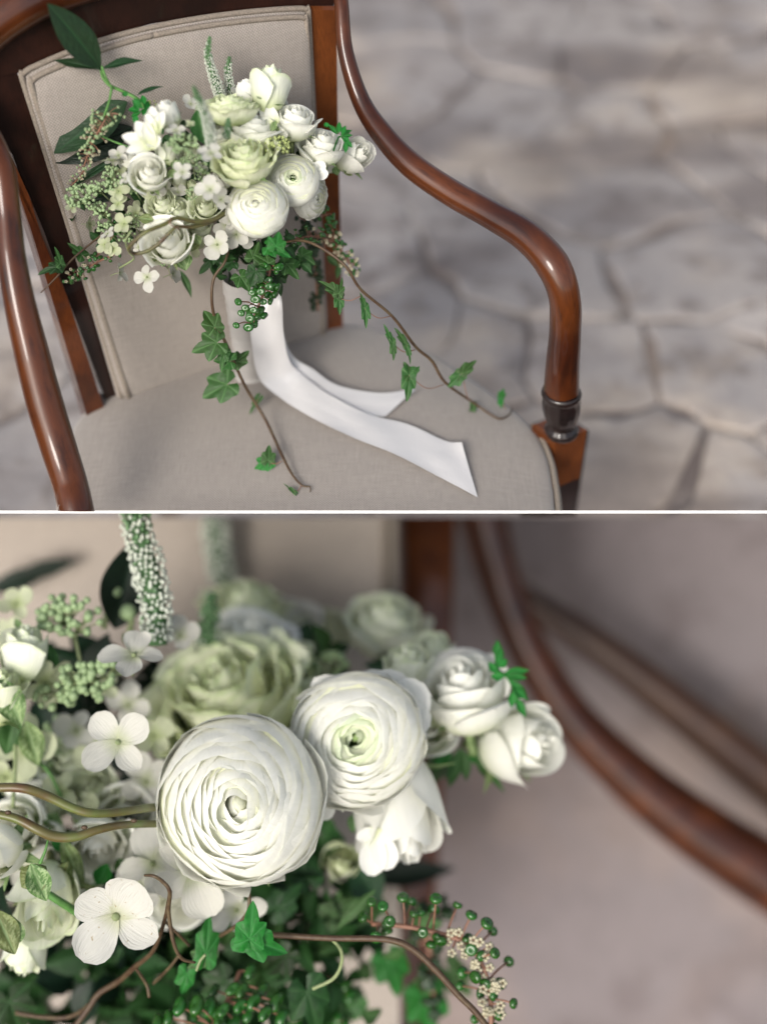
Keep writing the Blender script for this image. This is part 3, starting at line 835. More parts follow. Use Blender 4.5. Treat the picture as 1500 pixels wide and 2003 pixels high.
prism([(-80, 160)] + tp + [(655, 10), (690, -60), (500, -60), (300, -50), (120, -10), (0, 55), (-80, 110)], -.035, .000, 'top_rail', 'wood_dark')
prism([(602, 10), (654, 10), (657, 200), (663, 420), (668, 660), (634, 660), (622, 450), (611, 200)], -.035, .006, 'back_post', 'wood_dark', .004).data.materials[0] = MAT['wood_brightened']
cr = [PP(x, y, .004) for x, y in ((-120, 170), (-40, 70), (40, 10), (130, -30), (300, -75), (500, -100), (680, -110))]
link('crest_moulding', MB().add(*tube(cr, .026, 12)).mesh('crest_moulding', MAT['wood']), chair)

# right arm: falls from the back post, swells, bends down into a turned cup on the front post
Yc = PZ(1098, 842, SZ + .02).y; Y0 = PP(664, 0).y - .012
armR = [(662, -45, 14), (668, 10, 15), (676, 100, 16), (706, 196, 19), (748, 262, 23), (804, 322, 26), (880, 375, 27), (957, 418, 28), (1030, 462, 32), (1081, 518, 35), (1104, 582, 32), (1105, 650, 32), (1100, 715, 34), (1097, 785, 36)]
pts = []; rr = []
for i, (x, y, r) in enumerate(armR):
    t = min(1, i / 9.5); Y = Y0 + (Yc - Y0) * t
    p = PY(x, y, Y); pts.append(p); rr.append(r * .94 * depth_of(p) / FPX)
link('arm', MB().add(*tube(pts, rr, 20, 6, sup=2.35)).mesh('arm', MAT['wood']), chair)
# ridge line of the moulded arm
def lathe(cx, pr, Y, reed=0, name='collar', mat='wood_black', parent=chair):
    v = []; f = []; a = []; ns = 60
    for y, r in pr:
        c = PY(cx, y, Y); rw = r * depth_of(c) / FPX
        for k in range(ns):
            g = 2 * pi * k / ns; q = rw * (1 + (reed * (abs(cos(g * 7)) - .6) if 776 < y < 842 else 0))
            v.append((c.x + q * cos(g), c.y + q * sin(g), c.z)); a.append((k / ns, c.z, 0))
    for j in range(len(pr) - 1):
        for k in range(ns):
            k2 = (k + 1) % ns; f.append((j * ns + k, j * ns + k2, (j + 1) * ns + k2, (j + 1) * ns + k))
    f.append(tuple(range(ns)))
    return link(name, MB().add(v, f, a).mesh(name, MAT[mat]), parent)
lathe(1098, [(762, 34), (764, 38), (769, 40), (774, 38), (777, 36), (785, 38), (800, 37), (812, 34), (822, 29), (829, 25), (832, 27), (835, 31), (839, 34), (843, 33), (847, 30)], Yc, .04)
def block(pix, z1, z0, name, mat, grow=0.0, bev=.003):
    c4 = [PZ(x, y, z1) for x, y in pix]; c = sum(c4, Vector()) / 4
    c4 = [c + (p - c) * (1 + grow) for p in c4]
    v = []; 
    for z, s in ((z0, 1), (z1 - bev, 1), (z1, 1 - bev / .02)):
        v += [Vector((c.x + (p.x - c.x) * s, c.y + (p.y - c.y) * s, z)) for p in c4]
    f = [(0, 1, 5, 4), (1, 2, 6, 5), (2, 3, 7, 6), (3, 0, 4, 7), (4, 5, 9, 8), (5, 6, 10, 9), (6, 7, 11, 10), (7, 4, 8, 11), (8, 9, 10, 11), (3, 2, 1, 0)]
    a = [((p.x + p.y) * 3, p.z, 0) for p in v]
    return link(name, MB().add(v, f, a).mesh(name, MAT[mat], False), chair)
bz = SZ + .012
dia = [(1041, 828), (1087, 861), (1148, 838), (1100, 805)]
Yf = PZ(1087, 861, bz).y; zb = PY(1087, 958, Yf).z
block(dia, bz, zb, 'front_post', 'wood_brightened'); block(dia, zb, zb - .30, 'front_leg', 'wood_black', .07)
# left arm, nearer the camera
armL = [(-60, 200, 24), (-25, 262, 27), (2, 330, 29), (14, 420, 29), (22, 500, 30), (38, 590, 33), (62, 690, 37), (88, 790, 39), (116, 880, 38), (138, 950, 37), (152, 1010, 37), (170, 1090, 37), (185, 1160, 37)]
YL0 = PP(-20, 240).y - .02; pts = []; rr = []
YL1 = PZ(180, 1110, SZ).y
for i, (x, y, r) in enumerate(armL):
    t = min(1, i / 10); Y = YL0 + (YL1 - YL0) * t
    p = PY(x, y, Y); pts.append(p); rr.append(r * .90 * depth_of(p) / FPX)
link('arm', MB().add(*tube(pts, rr, 20, 6, sup=2.35)).mesh('arm', MAT['wood']), chair)

# ------------------------------------------------------------------ upper bouquet
hb = SP(490, 735, 0)
bq = link('bouquet', None, None, Matrix.Translation(hb))
tag(bq, 'whole bouquet with trailing ivy and white ribbon tails, standing on the taupe chair seat', 'bouquet')
# handle wrapped in ribbon, seven overlapping turns
Yh = hb.y; top = PY(470, 545, Yh - .012); nT = 9
prevs = []
for i in range(nT):
    t0, t1 = i / nT, (i + 1) / nT + .03
    a = hb.lerp(top, t0); b = hb.lerp(top, t1)
    r0 = (.0205 + .003 * t0 ** 3); sl_ = .004
    mb = MB(); vv = []; ns = 28
    axd = (top - hb).normalized(); xd = Vector((1, 0, 0)); xd = (xd - axd * xd.dot(axd)).normalized(); yd = axd.cross(xd)
    rows = [(0, r0 + .0016), (.5, r0 + .0010), (1, r0 + .0002)]
    for t, r in rows:
        for k in range(ns):
            g = 2 * pi * k / ns; w = .0006 * sin(5 * g + i * 2)
            vv.append(a.lerp(b, t) + xd * (cos(g) * (r + w)) + yd * (sin(g) * (r + w) * .85) + axd * (sl_ * sin(g + i * .8) * (1 if 0 < i else 0)))
    ff = []
    for j in range(2):
        for k in range(ns):
            k2 = (k + 1) % ns; ff.append((j * ns + k, j * ns + k2, (j + 1) * ns + k2, (j + 1) * ns + k))
    if i == 0: ff.append(tuple(range(ns)))
    h = link('handle_wrap', mb.add(vv, ff, [(0, 0, 0)] * len(vv)).mesh('handle_wrap', MAT['wrap']), bq)
def ribbon(rows, name='ribbon', parent=bq, n=6, cup=.0022, fold=.0030):
    L = catmull([r[0] for r in rows], n); Rr = catmull([r[1] for r in rows], n); v = []; f = []; a = []; m = 8; Ln = 0
    for i in range(len(L)):
        if i: Ln += (L[i] - L[i - 1]).length
        for k in range(m + 1):
            t = k / m; up = cdir((0, .3, 1))
            v.append(L[i].lerp(Rr[i], t) + up * (cup * (t - .5) * sin(Ln * 14 + .5) + .0010 * sin(Ln * 55 + t * 5) + .0007 * abs(sin(pi * t * 1.5 + Ln * 6)) + .0008 * mnoise.noise(Vector((Ln * 40, t * 4, 1))) + fold * max(0, 1 - i / len(L) * 2.2) * sin(2 * pi * t * 1.5))); a.append((t, Ln, 0))
    for i in range(len(L) - 1):
        for k in range(m): f.append((i * (m + 1) + k, i * (m + 1) + k + 1, (i + 1) * (m + 1) + k + 1, (i + 1) * (m + 1) + k))
    return link(name, MB().add(v, f, a).mesh(name, MAT['satin']), parent)
dh = depth_of(PY(500, 600, Yh)) - .035
ribbon([(P(488, 560, dh), P(546, 548, dh - .01)), (P(487, 610, dh), P(552, 600, dh - .01)), (P(492, 670, dh + .02), P(555, 655, dh + .02)), (P(506, 738, dh + .06), P(566, 706, dh + .06)), (SP(548, 788, .010), SP(590, 752, .020)),
        (SP(620, 827, .004), SP(648, 788, .014)), (SP(690, 860, .004), SP(716, 816, .008)), (SP(767, 891, .004), SP(795, 836, .007)), (SP(850, 932, .004), SP(868, 868, .006)), (SP(934, 977, .004), SP(902, 879, .012))])
ribbon([(P(505, 560, dh + .01), P(548, 552, dh)), (P(512, 640, dh + .03), P(553, 640, dh + .03)), (P(530, 720, dh + .07), P(572, 695, dh + .08)), (SP(580, 785, .006), SP(615, 741, .016)), (SP(640, 806, .003), SP(660, 765, .012)),
        (SP(700, 815, .003), SP(740, 777, .008)), (SP(753, 818, .003), SP(813, 771, .010))], cup=.001)
def A_(x, y, off): return PD(min(x, 660), y, off)
# --- foliage mass behind the blooms
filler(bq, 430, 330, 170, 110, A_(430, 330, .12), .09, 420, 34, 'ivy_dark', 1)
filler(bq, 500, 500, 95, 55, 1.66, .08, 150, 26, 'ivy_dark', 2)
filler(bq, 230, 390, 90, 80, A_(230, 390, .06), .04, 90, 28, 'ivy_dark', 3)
# --- roses and ranunculus
B_ = lambda nm, x, y, r, off, ax, kind='rose', mat='white', k=0, eye=None, label=None, sq=(1, 1, 1), spin=None: bloom(bq, nm, x, y, r, A_(x, y, off), ax, kind, mat, k, False, spin, eye, label, sq)
B_('ranunculus', 503, 406, 60, .225, (.02, .12, 1), 'ranun', 'ranun', 0, label='tight round white ranunculus, the largest round bloom at the front of the bouquet')
B_('ranunculus', 573, 352, 52, .20, (.05, .10, 1), 'ranun_eye', 'ranun', 1, 'ranun_eye', 'open white ranunculus with a grey green eye')
B_('ranunculus', 606, 385, 42, .17, (.75, -.25, .55), 'ranun', 'ranun', 2, label='white ranunculus turned sideways at the lower right')
B_('garden_rose', 476, 312, 66, .19, (-.10, .62, .75), 'cabbage', 'green', 0, label='largest lime and cream ruffled rose in the middle')
B_('garden_rose', 448, 212, 56, .14, (-.02, .88, .45), 'cabbage', 'green', 1, label='flat lime rose behind the flower spikes', sq=(1, 1, .8))
B_('rose', 492, 250, 55, .155, (.05, .85, .5), 'open', 'white', 2, label='open white rose between the two lime roses')
B_('rose', 526, 180, 57, .13, (.18, .92, .25), 'bud', 'cream', 3, label='pale green rosebud at the very top')
B_('rose', 487, 190, 40, .10, (-.2, .9, .2), 'bud', 'white', 4)
B_('rose', 574, 238, 50, .16, (.12, .72, .62), 'rose', 'white', 5, label='white rose at the upper right, seen slightly from the side')
B_('rose', 628, 287, 51, .17, (.12, .68, .62), 'rose', 'white', 6, label='white rose beside the bright green sprig')
B_('rose', 686, 306, 51, .14, (.62, .15, .7), 'bud', 'white', 7, label='outermost white rosebud on the right')
B_('rose', 291, 340, 43, .14, (.05, .35, .9), 'rose', 'white', 8, label='small white rose on the left side')
B_('rose', 317, 398, 35, .12, (-.1, .35, .9), 'rose', 'cream', 9)
B_('rose', 346, 418, 40, .13, (.1, .5, .8), 'rose', 'cream', 10)
B_('rose', 400, 404, 35, .15, (0, .25, .95), 'rose', 'cream', 11, label='half hidden cream rose above the twisted stem')
B_('rose', 327, 476, 53, .17, (-.12, .25, .93), 'rose', 'white', 12, label='lowest white rose, circled by the twisted stem', sq=(1, 1, 1.1))
B_('rosebud', 326, 303, 29, .13, (.1, .9, .3), 'bud', 'cream', 13)
B_('rosebud', 545, 318, 32, .13, (.2, .7, .5), 'bud', 'cream', 14)
B_('rosebud', 378, 372, 24, .12, (-.2, .6, .6), 'bud', 'green', 15)
for i, (x, y, r, off, m, kd) in enumerate([(256, 318, 26, .09, 'white', 'bud'), (422, 262, 30, .14, 'white', 'rose'), (372, 300, 26, .10, 'cream', 'rose'), (440, 350, 28, .12, 'white', 'bud'), (540, 205, 26, .10, 'white', 'rose'), (600, 320, 30, .13, 'cream', 'rose'),
        (288, 372, 26, .09, 'white', 'bud'), (280, 430, 26, .09, 'white', 'rose'), (390, 448, 30, .13, 'cream', 'rose'), (566, 290, 30, .12, 'white', 'bud'), (645, 322, 26, .12, 'white', 'bud'), (455, 440, 28, .14, 'white', 'rose'), (350, 355, 24, .11, 'cream', 'bud'), (400, 230, 26, .10, 'cream', 'bud')]):
    B_('rose', x, y, r, off, ((x - 430) / 300, .5, .8), kd, m, 17 + i)
# --- freesias
sheets(bq, 'freesia', 300, 285, A_(290, 280, .15), [(-.9, .25, .3, 62, 17, .1), (-.55, .75, .3, 56, 18, .12), (.15, 1, .4, 58, 19, .15), (-.8, -.3, .4, 58, 15, .1), (-.2, -.4, .7, 30, 16, .1), (.7, .3, .6, 34, 16, .1), (-.3, .4, .9, 40, 17, .2), (-.25, .9, .5, 50, 16, .2)], 'white',
       'white freesia with pointed spreading petals on the left')
B_('magnolia_bud', 330, 228, 38, .13, (-.35, .75, .5), 'bud', 'white', 16, label='large smooth white bud at the upper left', sq=(1, 1, .95))
sheets(bq, 'freesia', 305, 262, A_(300, 250, .155), [(-.15, 1, .2, 54, 15, .2), (.35, .9, .3, 46, 14, .2), (-.45, .9, .3, 42, 12, .2)], 'white')
sheets(bq, 'freesia', 540, 250, A_(525, 230, .15), [(-.75, 1, .3, 52, 15, .15), (-.35, 1, .35, 46, 15, .1), (-.95, .35, .3, 40, 12, .1)], 'white', 'white freesia petals left of the upper right rose')
sheets(bq, 'fallen_petals', 612, 345, A_(600, 340, .19), [(.7, .8, .5, 36, 17, .1), (.95, .1, .5, 34, 15, .1), (-.2, 1, .5, 30, 17, .1)], 'ranun', shape='round')
sheets(bq, 'fallen_petals', 608, 402, A_(600, 400, .16), [(-.2, -1, .4, 32, 14, .1), (.3, -1, .4, 28, 12, .1), (-.7, -.8, .4, 34, 9, .1)], 'ranun', shape='round')
# --- hydrangea florets
for i, (x, y, r, off, ax, m) in enumerate([(413, 300, 25, .235, (.1, .5, .8), 'hyd'), (357, 337, 22, .20, (-.1, .3, 1), 'hyd'), (411, 371, 29, .235, (-.1, .2, 1), 'hyd'), (432, 390, 24, .21, (.3, .1, 1), 'hyd'),
        (231, 399, 20, .12, (-.1, .3, 1), 'hydg'), (243, 438, 23, .13, (-.3, .2, .9), 'hydg'), (206, 478, 20, .10, (-.4, .1, .9), 'hydg'), (221, 486, 18, .11, (.2, -.2, 1), 'hydg'), (288, 542, 28, .17, (-.4, .0, .9), 'hyd'),
        (233, 533, 22, .12, (.93, .1, .25), 'hyd'), (337, 535, 24, .13, (.90, .1, .38), 'hyd'), (425, 478, 33, .20, (-.1, -.2, 1), 'hyd'), (462, 458, 26, .19, (.2, -.3, 1), 'hyd'), (443, 440, 26, .17, (0, -.3, 1), 'hyd'),
        (480, 462, 24, .18, (.3, -.5, .8), 'hyd'), (348, 376, 20, .14, (.3, .5, .8), 'hyd'), (344, 256, 20, .17, (.2, .6, .8), 'hyd'), (372, 243, 11, .18, (0, .6, .8), 'hydg'), (220, 314, 20, .10, (0, .92, .35), 'hydg'),
        (373, 203, 20, .11, (.3, .3, .9), 'hyd'), (247, 348, 15, .13, (-.5, .4, .7), 'hyd'), (143, 404, 14, .06, (-.2, .1, 1), 'hydg'), (174, 438, 18, .05, (.94, 0, .3), 'hydg'), (268, 318, 20, .10, (0, .3, 1), 'hyd'),
        (392, 330, 16, .16, (.5, .3, .8), 'hyd'), (300, 380, 18, .11, (-.3, -.2, 1), 'hydg'), (265, 410, 17, .09, (-.3, -.2, 1), 'hydg'), (452, 428, 22, .18, (-.3, -.3, 1), 'hyd')]):
    floret(bq, x, y, r, A_(x, y, off), ax, m, i)
Rf = random.Random(8)
for i in range(26):
    x, y = Rf.uniform(210, 480), Rf.uniform(290, 490)
    floret(bq, x, y, Rf.uniform(15, 23), A_(x, y, .09 + .03 * Rf.random()), (Rf.uniform(-.6, .4), Rf.uniform(-.3, .6), .8), Rf.choice(('hyd', 'hydg', 'hyd')), i)
# --- bud clusters
for x, y, r, off, rb, n, mt in [(360, 284, 32, .19, 3.4, 60, 'bud'), (378, 318, 26, .18, 3.2, 44, 'bud'), (378, 378, 17, .17, 3, 22, 'bud'), (160, 384, 33, .08, 3.6, 70, 'bud'), (190, 368, 20, .09, 3.4, 34, 'bud'),
        (220, 358, 26, .10, 3.4, 44, 'bud'), (217, 336, 17, .10, 3.2, 22, 'bud'), (196, 412, 22, .09, 3.4, 40, 'bud'), (203, 444, 17, .09, 3.2, 26, 'bud'), (260, 368, 15, .11, 3, 20, 'bud'), (256, 432, 20, .11, 3, 26, 'bud'),
        (247, 460, 18, .11, 3, 22, 'bud'), (543, 286, 26, .20, 3.0, 44, 'bud_yellow'), (400, 345, 20, .17, 3, 26, 'bud'), (296, 206, 14, .07, 2.6, 18, 'bud_yellow'), (330, 490, 14, .12, 2.6, 16, 'bud'), (325, 515, 12, .11, 2.4, 14, 'bud')]:
    budcluster(bq, x, y, r, A_(x, y, off), rb, n, mt, stem_to=(x + (400 - x) * .15, y + 30, A_(x, y, off - .05)))
# --- veronica spikes
def DA(lst, off): return [(x, y, A_(x, y, off)) for x, y in lst]
spike(bq, DA([(411, 70), (406, 100), (412, 130), (424, 165), (432, 190)], .08), (3.5, 7, 9, 12, 11), 3.6)
spike(bq, DA([(449, 110), (446, 135), (448, 160), (453, 190)], .07), (4, 7, 9, 11), 3.4)
spike(bq, DA([(378, 168), (390, 195), (403, 225), (411, 258), (413, 288)], .215), (4, 7.5, 10, 11.5, 10), 3.6, label='veronica spike in front of the flat lime rose')
spike(bq, DA([(447, 230), (445, 248), (443, 270)], .20), (3, 6.5, 8), 3.2, whiteness=.25)
stem(bq, DA([(432, 188), (440, 215), (450, 260)], .07), 3); stem(bq, DA([(453, 188), (452, 215), (455, 260)], .06), 3)
# --- big leaves at the upper left
leaf(bq, (197, 133), (101, 6), 36, A_(190, 130, .05), 'leaf', 'oval', (.35, .1, 1), .10, .12, hi=True, d2=A_(101, 6, .05), label='largest upright oval leaf at the top left')
leaf(bq, (197, 136), (103, 108), 15, A_(190, 130, .055), 'leaf', 'lance', (.1, .6, 1), .12, .25, hi=True)
leaf(bq, (200, 133), (276, 108), 13, A_(205, 130, .055), 'leaf', 'lance', (-.2, .6, 1), .15, .25)
leaf(bq, (268, 186), (314, 158), 9, A_(270, 170, .07), 'leaf', 'lance', (-.2, .7, .8), .25, .25)
leaf(bq, (248, 198), (105, 298), 40, A_(200, 240, .035), 'leaf_dark', 'oval', (.1, .15, 1), .02, .12, hi=True, d2=A_(106, 296, .03)).data.materials[0] = MAT['leaf']
leaf(bq, (258, 248), (107, 317), 34, A_(200, 280, .028), 'leaf_dark', 'oval', (.0, -.1, 1), .02, .12, hi=True, d2=A_(107, 310, .018))
leaf(bq, (240, 302), (113, 372), 10, A_(200, 330, .05), 'leaf', 'lance', (.2, .5, 1), .10, .3, d2=A_(113, 372, .02))
leaf(bq, (270, 330), (165, 395), 30, A_(230, 360, .03), 'leaf_dark', 'oval', (0, 0, 1), .02, .1)
leaf(bq, (402, 282), (386, 212), 25, A_(395, 250, .15), 'ivy', 'oval', (.2, .2, 1), .08, .25)
leaf(bq, (320, 262), (300, 232), 9, A_(310, 250, .12), 'sprig', 'lance')
stem(bq, [(197, 134, A_(197, 134, .05)), (202, 152, A_(200, 150, .05)), (216, 167, A_(215, 165, .055)), (245, 180, A_(245, 180, .06)), (272, 196, A_(270, 196, .07)), (300, 230, A_(300, 230, .08))], [3, 3, 3.4, 3.4, 4, 4], 'stem_green')
stem(bq, [(199, 128, A_(199, 134, .055)), (207, 150, A_(200, 150, .055)), (216, 166, A_(215, 165, .055))], 2.2, 'stem_green')
stem(bq, [(219, 168, A_(219, 168, .06)), (213, 200, A_(213, 200, .07)), (203, 228, A_(203, 228, .08))], 2.6, 'stem_green')
stem(bq, [(255, 288, A_(255, 288, .08)), (225, 277, A_(225, 277, .07)), (200, 266, A_(200, 266, .06))], 2.2, 'stem_green')
for i, (bx, by, tx, ty) in enumerate([(270, 215, 250, 212), (275, 205, 262, 190), (283, 203, 278, 184), (276, 218, 255, 226), (285, 215, 290, 195), (262, 200, 272, 215), (248, 188, 240, 178), (258, 195, 280, 210), (268, 225, 262, 240), (280, 225, 285, 210)]):
    leaf(bq, (bx, by), (tx, ty), 6.5, A_(bx, by, .085 + .004 * (i % 3)), 'sprig', 'lance', (.1, .3, 1), .15, .3)
for i, (bx, by, tx, ty) in enumerate([(660, 262, 641, 240), (662, 260, 664, 236), (666, 264, 688, 252), (668, 266, 690, 262), (672, 268, 684, 278), (676, 276, 690, 287), (676, 276, 676, 298), (668, 262, 676, 244), (640, 248, 636, 238)]):
    leaf(bq, (bx, by), (tx, ty), 5.5, A_(650, 262, .21) - .002 * i, 'sprig', 'lance', (.1, .3, 1), .15, .3)
stem(bq, [(650, 300, A_(650, 300, .19)), (664, 266, A_(650, 262, .21)), (680, 285, A_(650, 262, .215))], 1.8, 'sprig')
# sepals under the roses
for bx, by, tx, ty, hw, off in [(375, 462, 368, 492, 20, .17), (352, 492, 364, 528, 20, .165), (380, 458, 392, 478, 9, .18), (640, 318, 622, 338, 10, .15), (655, 325, 660, 342, 9, .14), (668, 332, 690, 342, 6, .14), (520, 200, 505, 212, 8, .13), (540, 235, 530, 258, 7, .18),
        (545, 262, 533, 240, 6, .185), (350, 330, 338, 312, 12, .15), (330, 348, 345, 330, 10, .15), (300, 430, 270, 425, 12, .14), (385, 392, 362, 382, 12, .13), (560, 270, 575, 285, 10, .13), (596, 262, 602, 290, 9, .13), (285, 312, 262, 330, 9, .1), (470, 215, 455, 250, 12, .1)]:
    leaf(bq, (bx, by), (tx, ty), hw, A_(bx, by, off), 'sepal', 'oval', (.2, .2, 1), .1, .3, ruf=.06, name='sepal')
# --- curly willow
w = [(452, 408, .19), (420, 428, .21), (385, 433, .215), (345, 426, .215), (322, 438, .22), (288, 452, .22), (262, 472, .215), (252, 486, .21), (262, 495, .20), (284, 492, .205), (308, 478, .21), (330, 456, .215), (345, 442, .215)]
stem(bq, [(x, y, A_(x, y, o)) for x, y, o in w], [5, 4.6, 4.4, 4.2, 4.4, 4.4, 4, 3.8, 3.8, 4, 4, 3.6, 3], 'willow', 'willow_twig', n=7)
w = [(345, 442, .215), (380, 443, .212), (415, 432, .205), (448, 412, .19)]
stem(bq, [(x, y, A_(x, y, o)) for x, y, o in w], [3.4, 4, 4.2, 4.4], 'willow', 'willow_twig', n=7)
w = [(256, 452, .18), (246, 470, .18), (252, 492, .17), (262, 505, .16), (240, 520, .14), (232, 524, .12)]
stem(bq, [(x, y, A_(x, y, o)) for x, y, o in w], 2, 'stem_pale', 'willow_twig', n=6)
stem(bq, [(336, 425, A_(336, 425, .225)), (332, 436, A_(332, 436, .235)), (345, 445, A_(345, 442, .225)), (352, 449, A_(352, 449, .21))], 1.4, 'stem_pink', 'tendril')
# --- berry racemes
raceme(bq, [(212, 222, A_(212, 222, .08)), (196, 250, A_(196, 250, .075)), (180, 280, A_(180, 280, .07)), (163, 328, A_(163, 328, .06))], [], 3.6, 'bud', 'stem_pink', 1.8, 60, 32, 34, seed=2, pr=.7, label='pale flowering raceme over the dark leaves at the left', sc=(1, 1, .9))
raceme(bq, [(165, 330, A_(165, 330, .05)), (156, 345, A_(156, 345, .04)), (140, 362, A_(140, 362, .03))], [], 3.0, 'bud', 'stem_pink', 1.4, 12, 18, 8, seed=12, pr=.7, sc=(1, 1, .9))
raceme(bq, [(222, 498, A_(222, 498, .10)), (185, 515, A_(185, 515, .08)), (150, 538, A_(150, 538, .06)), (132, 552, A_(132, 552, .05))], [], 4.6, 'berry', 'stem_pink', 2, 34, 22, 14, seed=3, pr=.9, label='berry raceme at the far left')
raceme(bq, [(565, 470, A_(560, 470, .16)), (610, 462, A_(610, 462, .16)), (650, 472, A_(650, 472, .15)), (675, 500, A_(660, 500, .15)), (690, 532, A_(660, 532, .15))], [], 4.6, 'berry', 'stem_pink', 2.2, 62, 28, 44, seed=4, pr=.9, label='pinkish berry raceme at the lower right')
raceme(bq, [(530, 520, 1.66), (520, 560, 1.665), (505, 600, 1.67), (488, 638, 1.68)], [(466, 590, 1.64), (480, 602, 1.62), (496, 606, 1.62), (472, 612, 1.63), (488, 618, 1.62), (462, 636, 1.65), (489, 622, 1.62), (500, 585, 1.62), (515, 590, 1.63), (497, 636, 1.65), (486, 640, 1.64), (526, 560, 1.62), (510, 570, 1.61), (493, 572, 1.62)],
       9.5, 'berry', 'stem_pink', 3, 30, 30, seed=5, pr=1.4, label='raceme of large glossy green berries hanging over the wrapped handle', sc=(1, .8, .7))
raceme(bq, [(600, 430, A_(600, 430, .10)), (612, 480, A_(612, 480, .09)), (618, 540, A_(618, 540, .08)), (622, 608, A_(622, 608, .07))], [], 7.0, 'berry_dark', 'stem_pink', 2.4, 80, 24, seed=6, pr=1.2, label='long dark berry raceme hanging behind on the right', sc=(1, .9, .8))
raceme(bq, [(630, 398, A_(630, 398, .12)), (642, 430, A_(642, 430, .12)), (660, 470, A_(655, 470, .12))], [], 6.0, 'berry', 'stem_pink', 2.0, 26, 20, seed=16, pr=1.2, sc=(1, .9, .8))
raceme(bq, [(235, 440, A_(235, 440, .05)), (215, 470, A_(215, 470, .05)), (185, 505, A_(185, 505, .05))], [], 5.4, 'berry', 'stem_pink', 1.8, 18, 18, seed=17, pr=1.0, sc=(1, .9, .8))
# --- ivy under the blooms
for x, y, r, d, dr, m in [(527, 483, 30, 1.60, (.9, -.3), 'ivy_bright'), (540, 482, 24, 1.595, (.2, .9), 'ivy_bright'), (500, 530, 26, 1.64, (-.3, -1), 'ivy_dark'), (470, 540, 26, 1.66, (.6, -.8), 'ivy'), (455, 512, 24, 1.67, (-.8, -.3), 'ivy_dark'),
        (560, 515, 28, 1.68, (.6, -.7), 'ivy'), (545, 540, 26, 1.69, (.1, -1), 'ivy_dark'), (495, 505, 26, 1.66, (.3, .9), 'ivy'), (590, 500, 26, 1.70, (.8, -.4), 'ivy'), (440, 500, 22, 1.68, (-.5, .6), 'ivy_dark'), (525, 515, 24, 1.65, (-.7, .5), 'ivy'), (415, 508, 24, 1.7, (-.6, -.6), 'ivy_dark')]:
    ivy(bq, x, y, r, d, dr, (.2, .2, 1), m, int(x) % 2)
leaf(bq, (352, 528), (378, 578), 8, A_(360, 540, .06), 'ivy', 'lance', (.5, 0, .8), .2, .4); leaf(bq, (330, 300), (322, 280), 8, A_(330, 290, .13), 'sprig', 'lance')
leaf(bq, (640, 500), (662, 520), 9, A_(640, 500, .12), 'ivy', 'lance', (0, .4, 1), .1, .3); leaf(bq, (662, 515), (660, 545), 8, A_(655, 520, .12), 'ivy', 'lance', (.6, 0, .7), .1, .3)
# trailing vine in front of the handle
v1 = [(447, 490, 1.65), (438, 515, 1.65), (419, 542, 1.655), (414, 582, 1.665), (422, 628, 1.69), (447, 682, 1.72), (478, 752, 1.765)] + [(x, y, SD(x, y, l)) for x, y, l in ((520, 822, .028), (553, 893, .018), (573, 930, .010), (592, 950, .006), (606, 952, .005), (607, 962, .004))]
stem(bq, v1, [2.6, 2.8, 3, 3, 3.4, 3.2, 3.2, 3.2, 3, 2.4, 2, 1.4, 1], 'stem_brown', 'ivy_vine', label='ivy vine trailing in front of the handle')
Lv = [(420, 640, 34, 1.68, (-.5, .85), .8, 0, 'ivy', (422, 645, 1.69)), (424, 670, 42, 1.70, (-.85, -.25), .9, 0, 'ivy', None), (438, 690, 26, 1.71, (-.2, -1), .8, 1, 'ivy', None), (450, 706, 27, 1.715, (-.9, .1), .9, 0, 'ivy', (455, 700, 1.73)), (462, 708, 27, 1.74, (.6, .55), .75, 0, 'ivy', None),
      (444, 752, 46, 1.75, (-.8, -.35), .85, 0, 'ivy', (475, 748, 1.765)), (505, 780, 26, SD(500, 785, .03), (-.5, -.8), .45, 1, 'ivy', (498, 790, SD(498, 790, .03))), (524, 903, 28, SD(524, 903, .012), (-.7, -.45), .8, 0, 'ivy_bright', (551, 902, SD(551, 902, .016))),
      (524, 900, 24, SD(524, 900, .016), (.1, 1), .8, 0, 'ivy', None), (575, 962, 20, SD(575, 962, .006), (-.7, .6), .35, 1, 'ivy', (590, 950, SD(590, 950, .006)))]
for x, y, r, d, dr, sq, k, m, st_ in Lv: ivy(bq, x, y, r, d, dr, (.15, .15, 1), m, k, .3, .2, sq, st_)
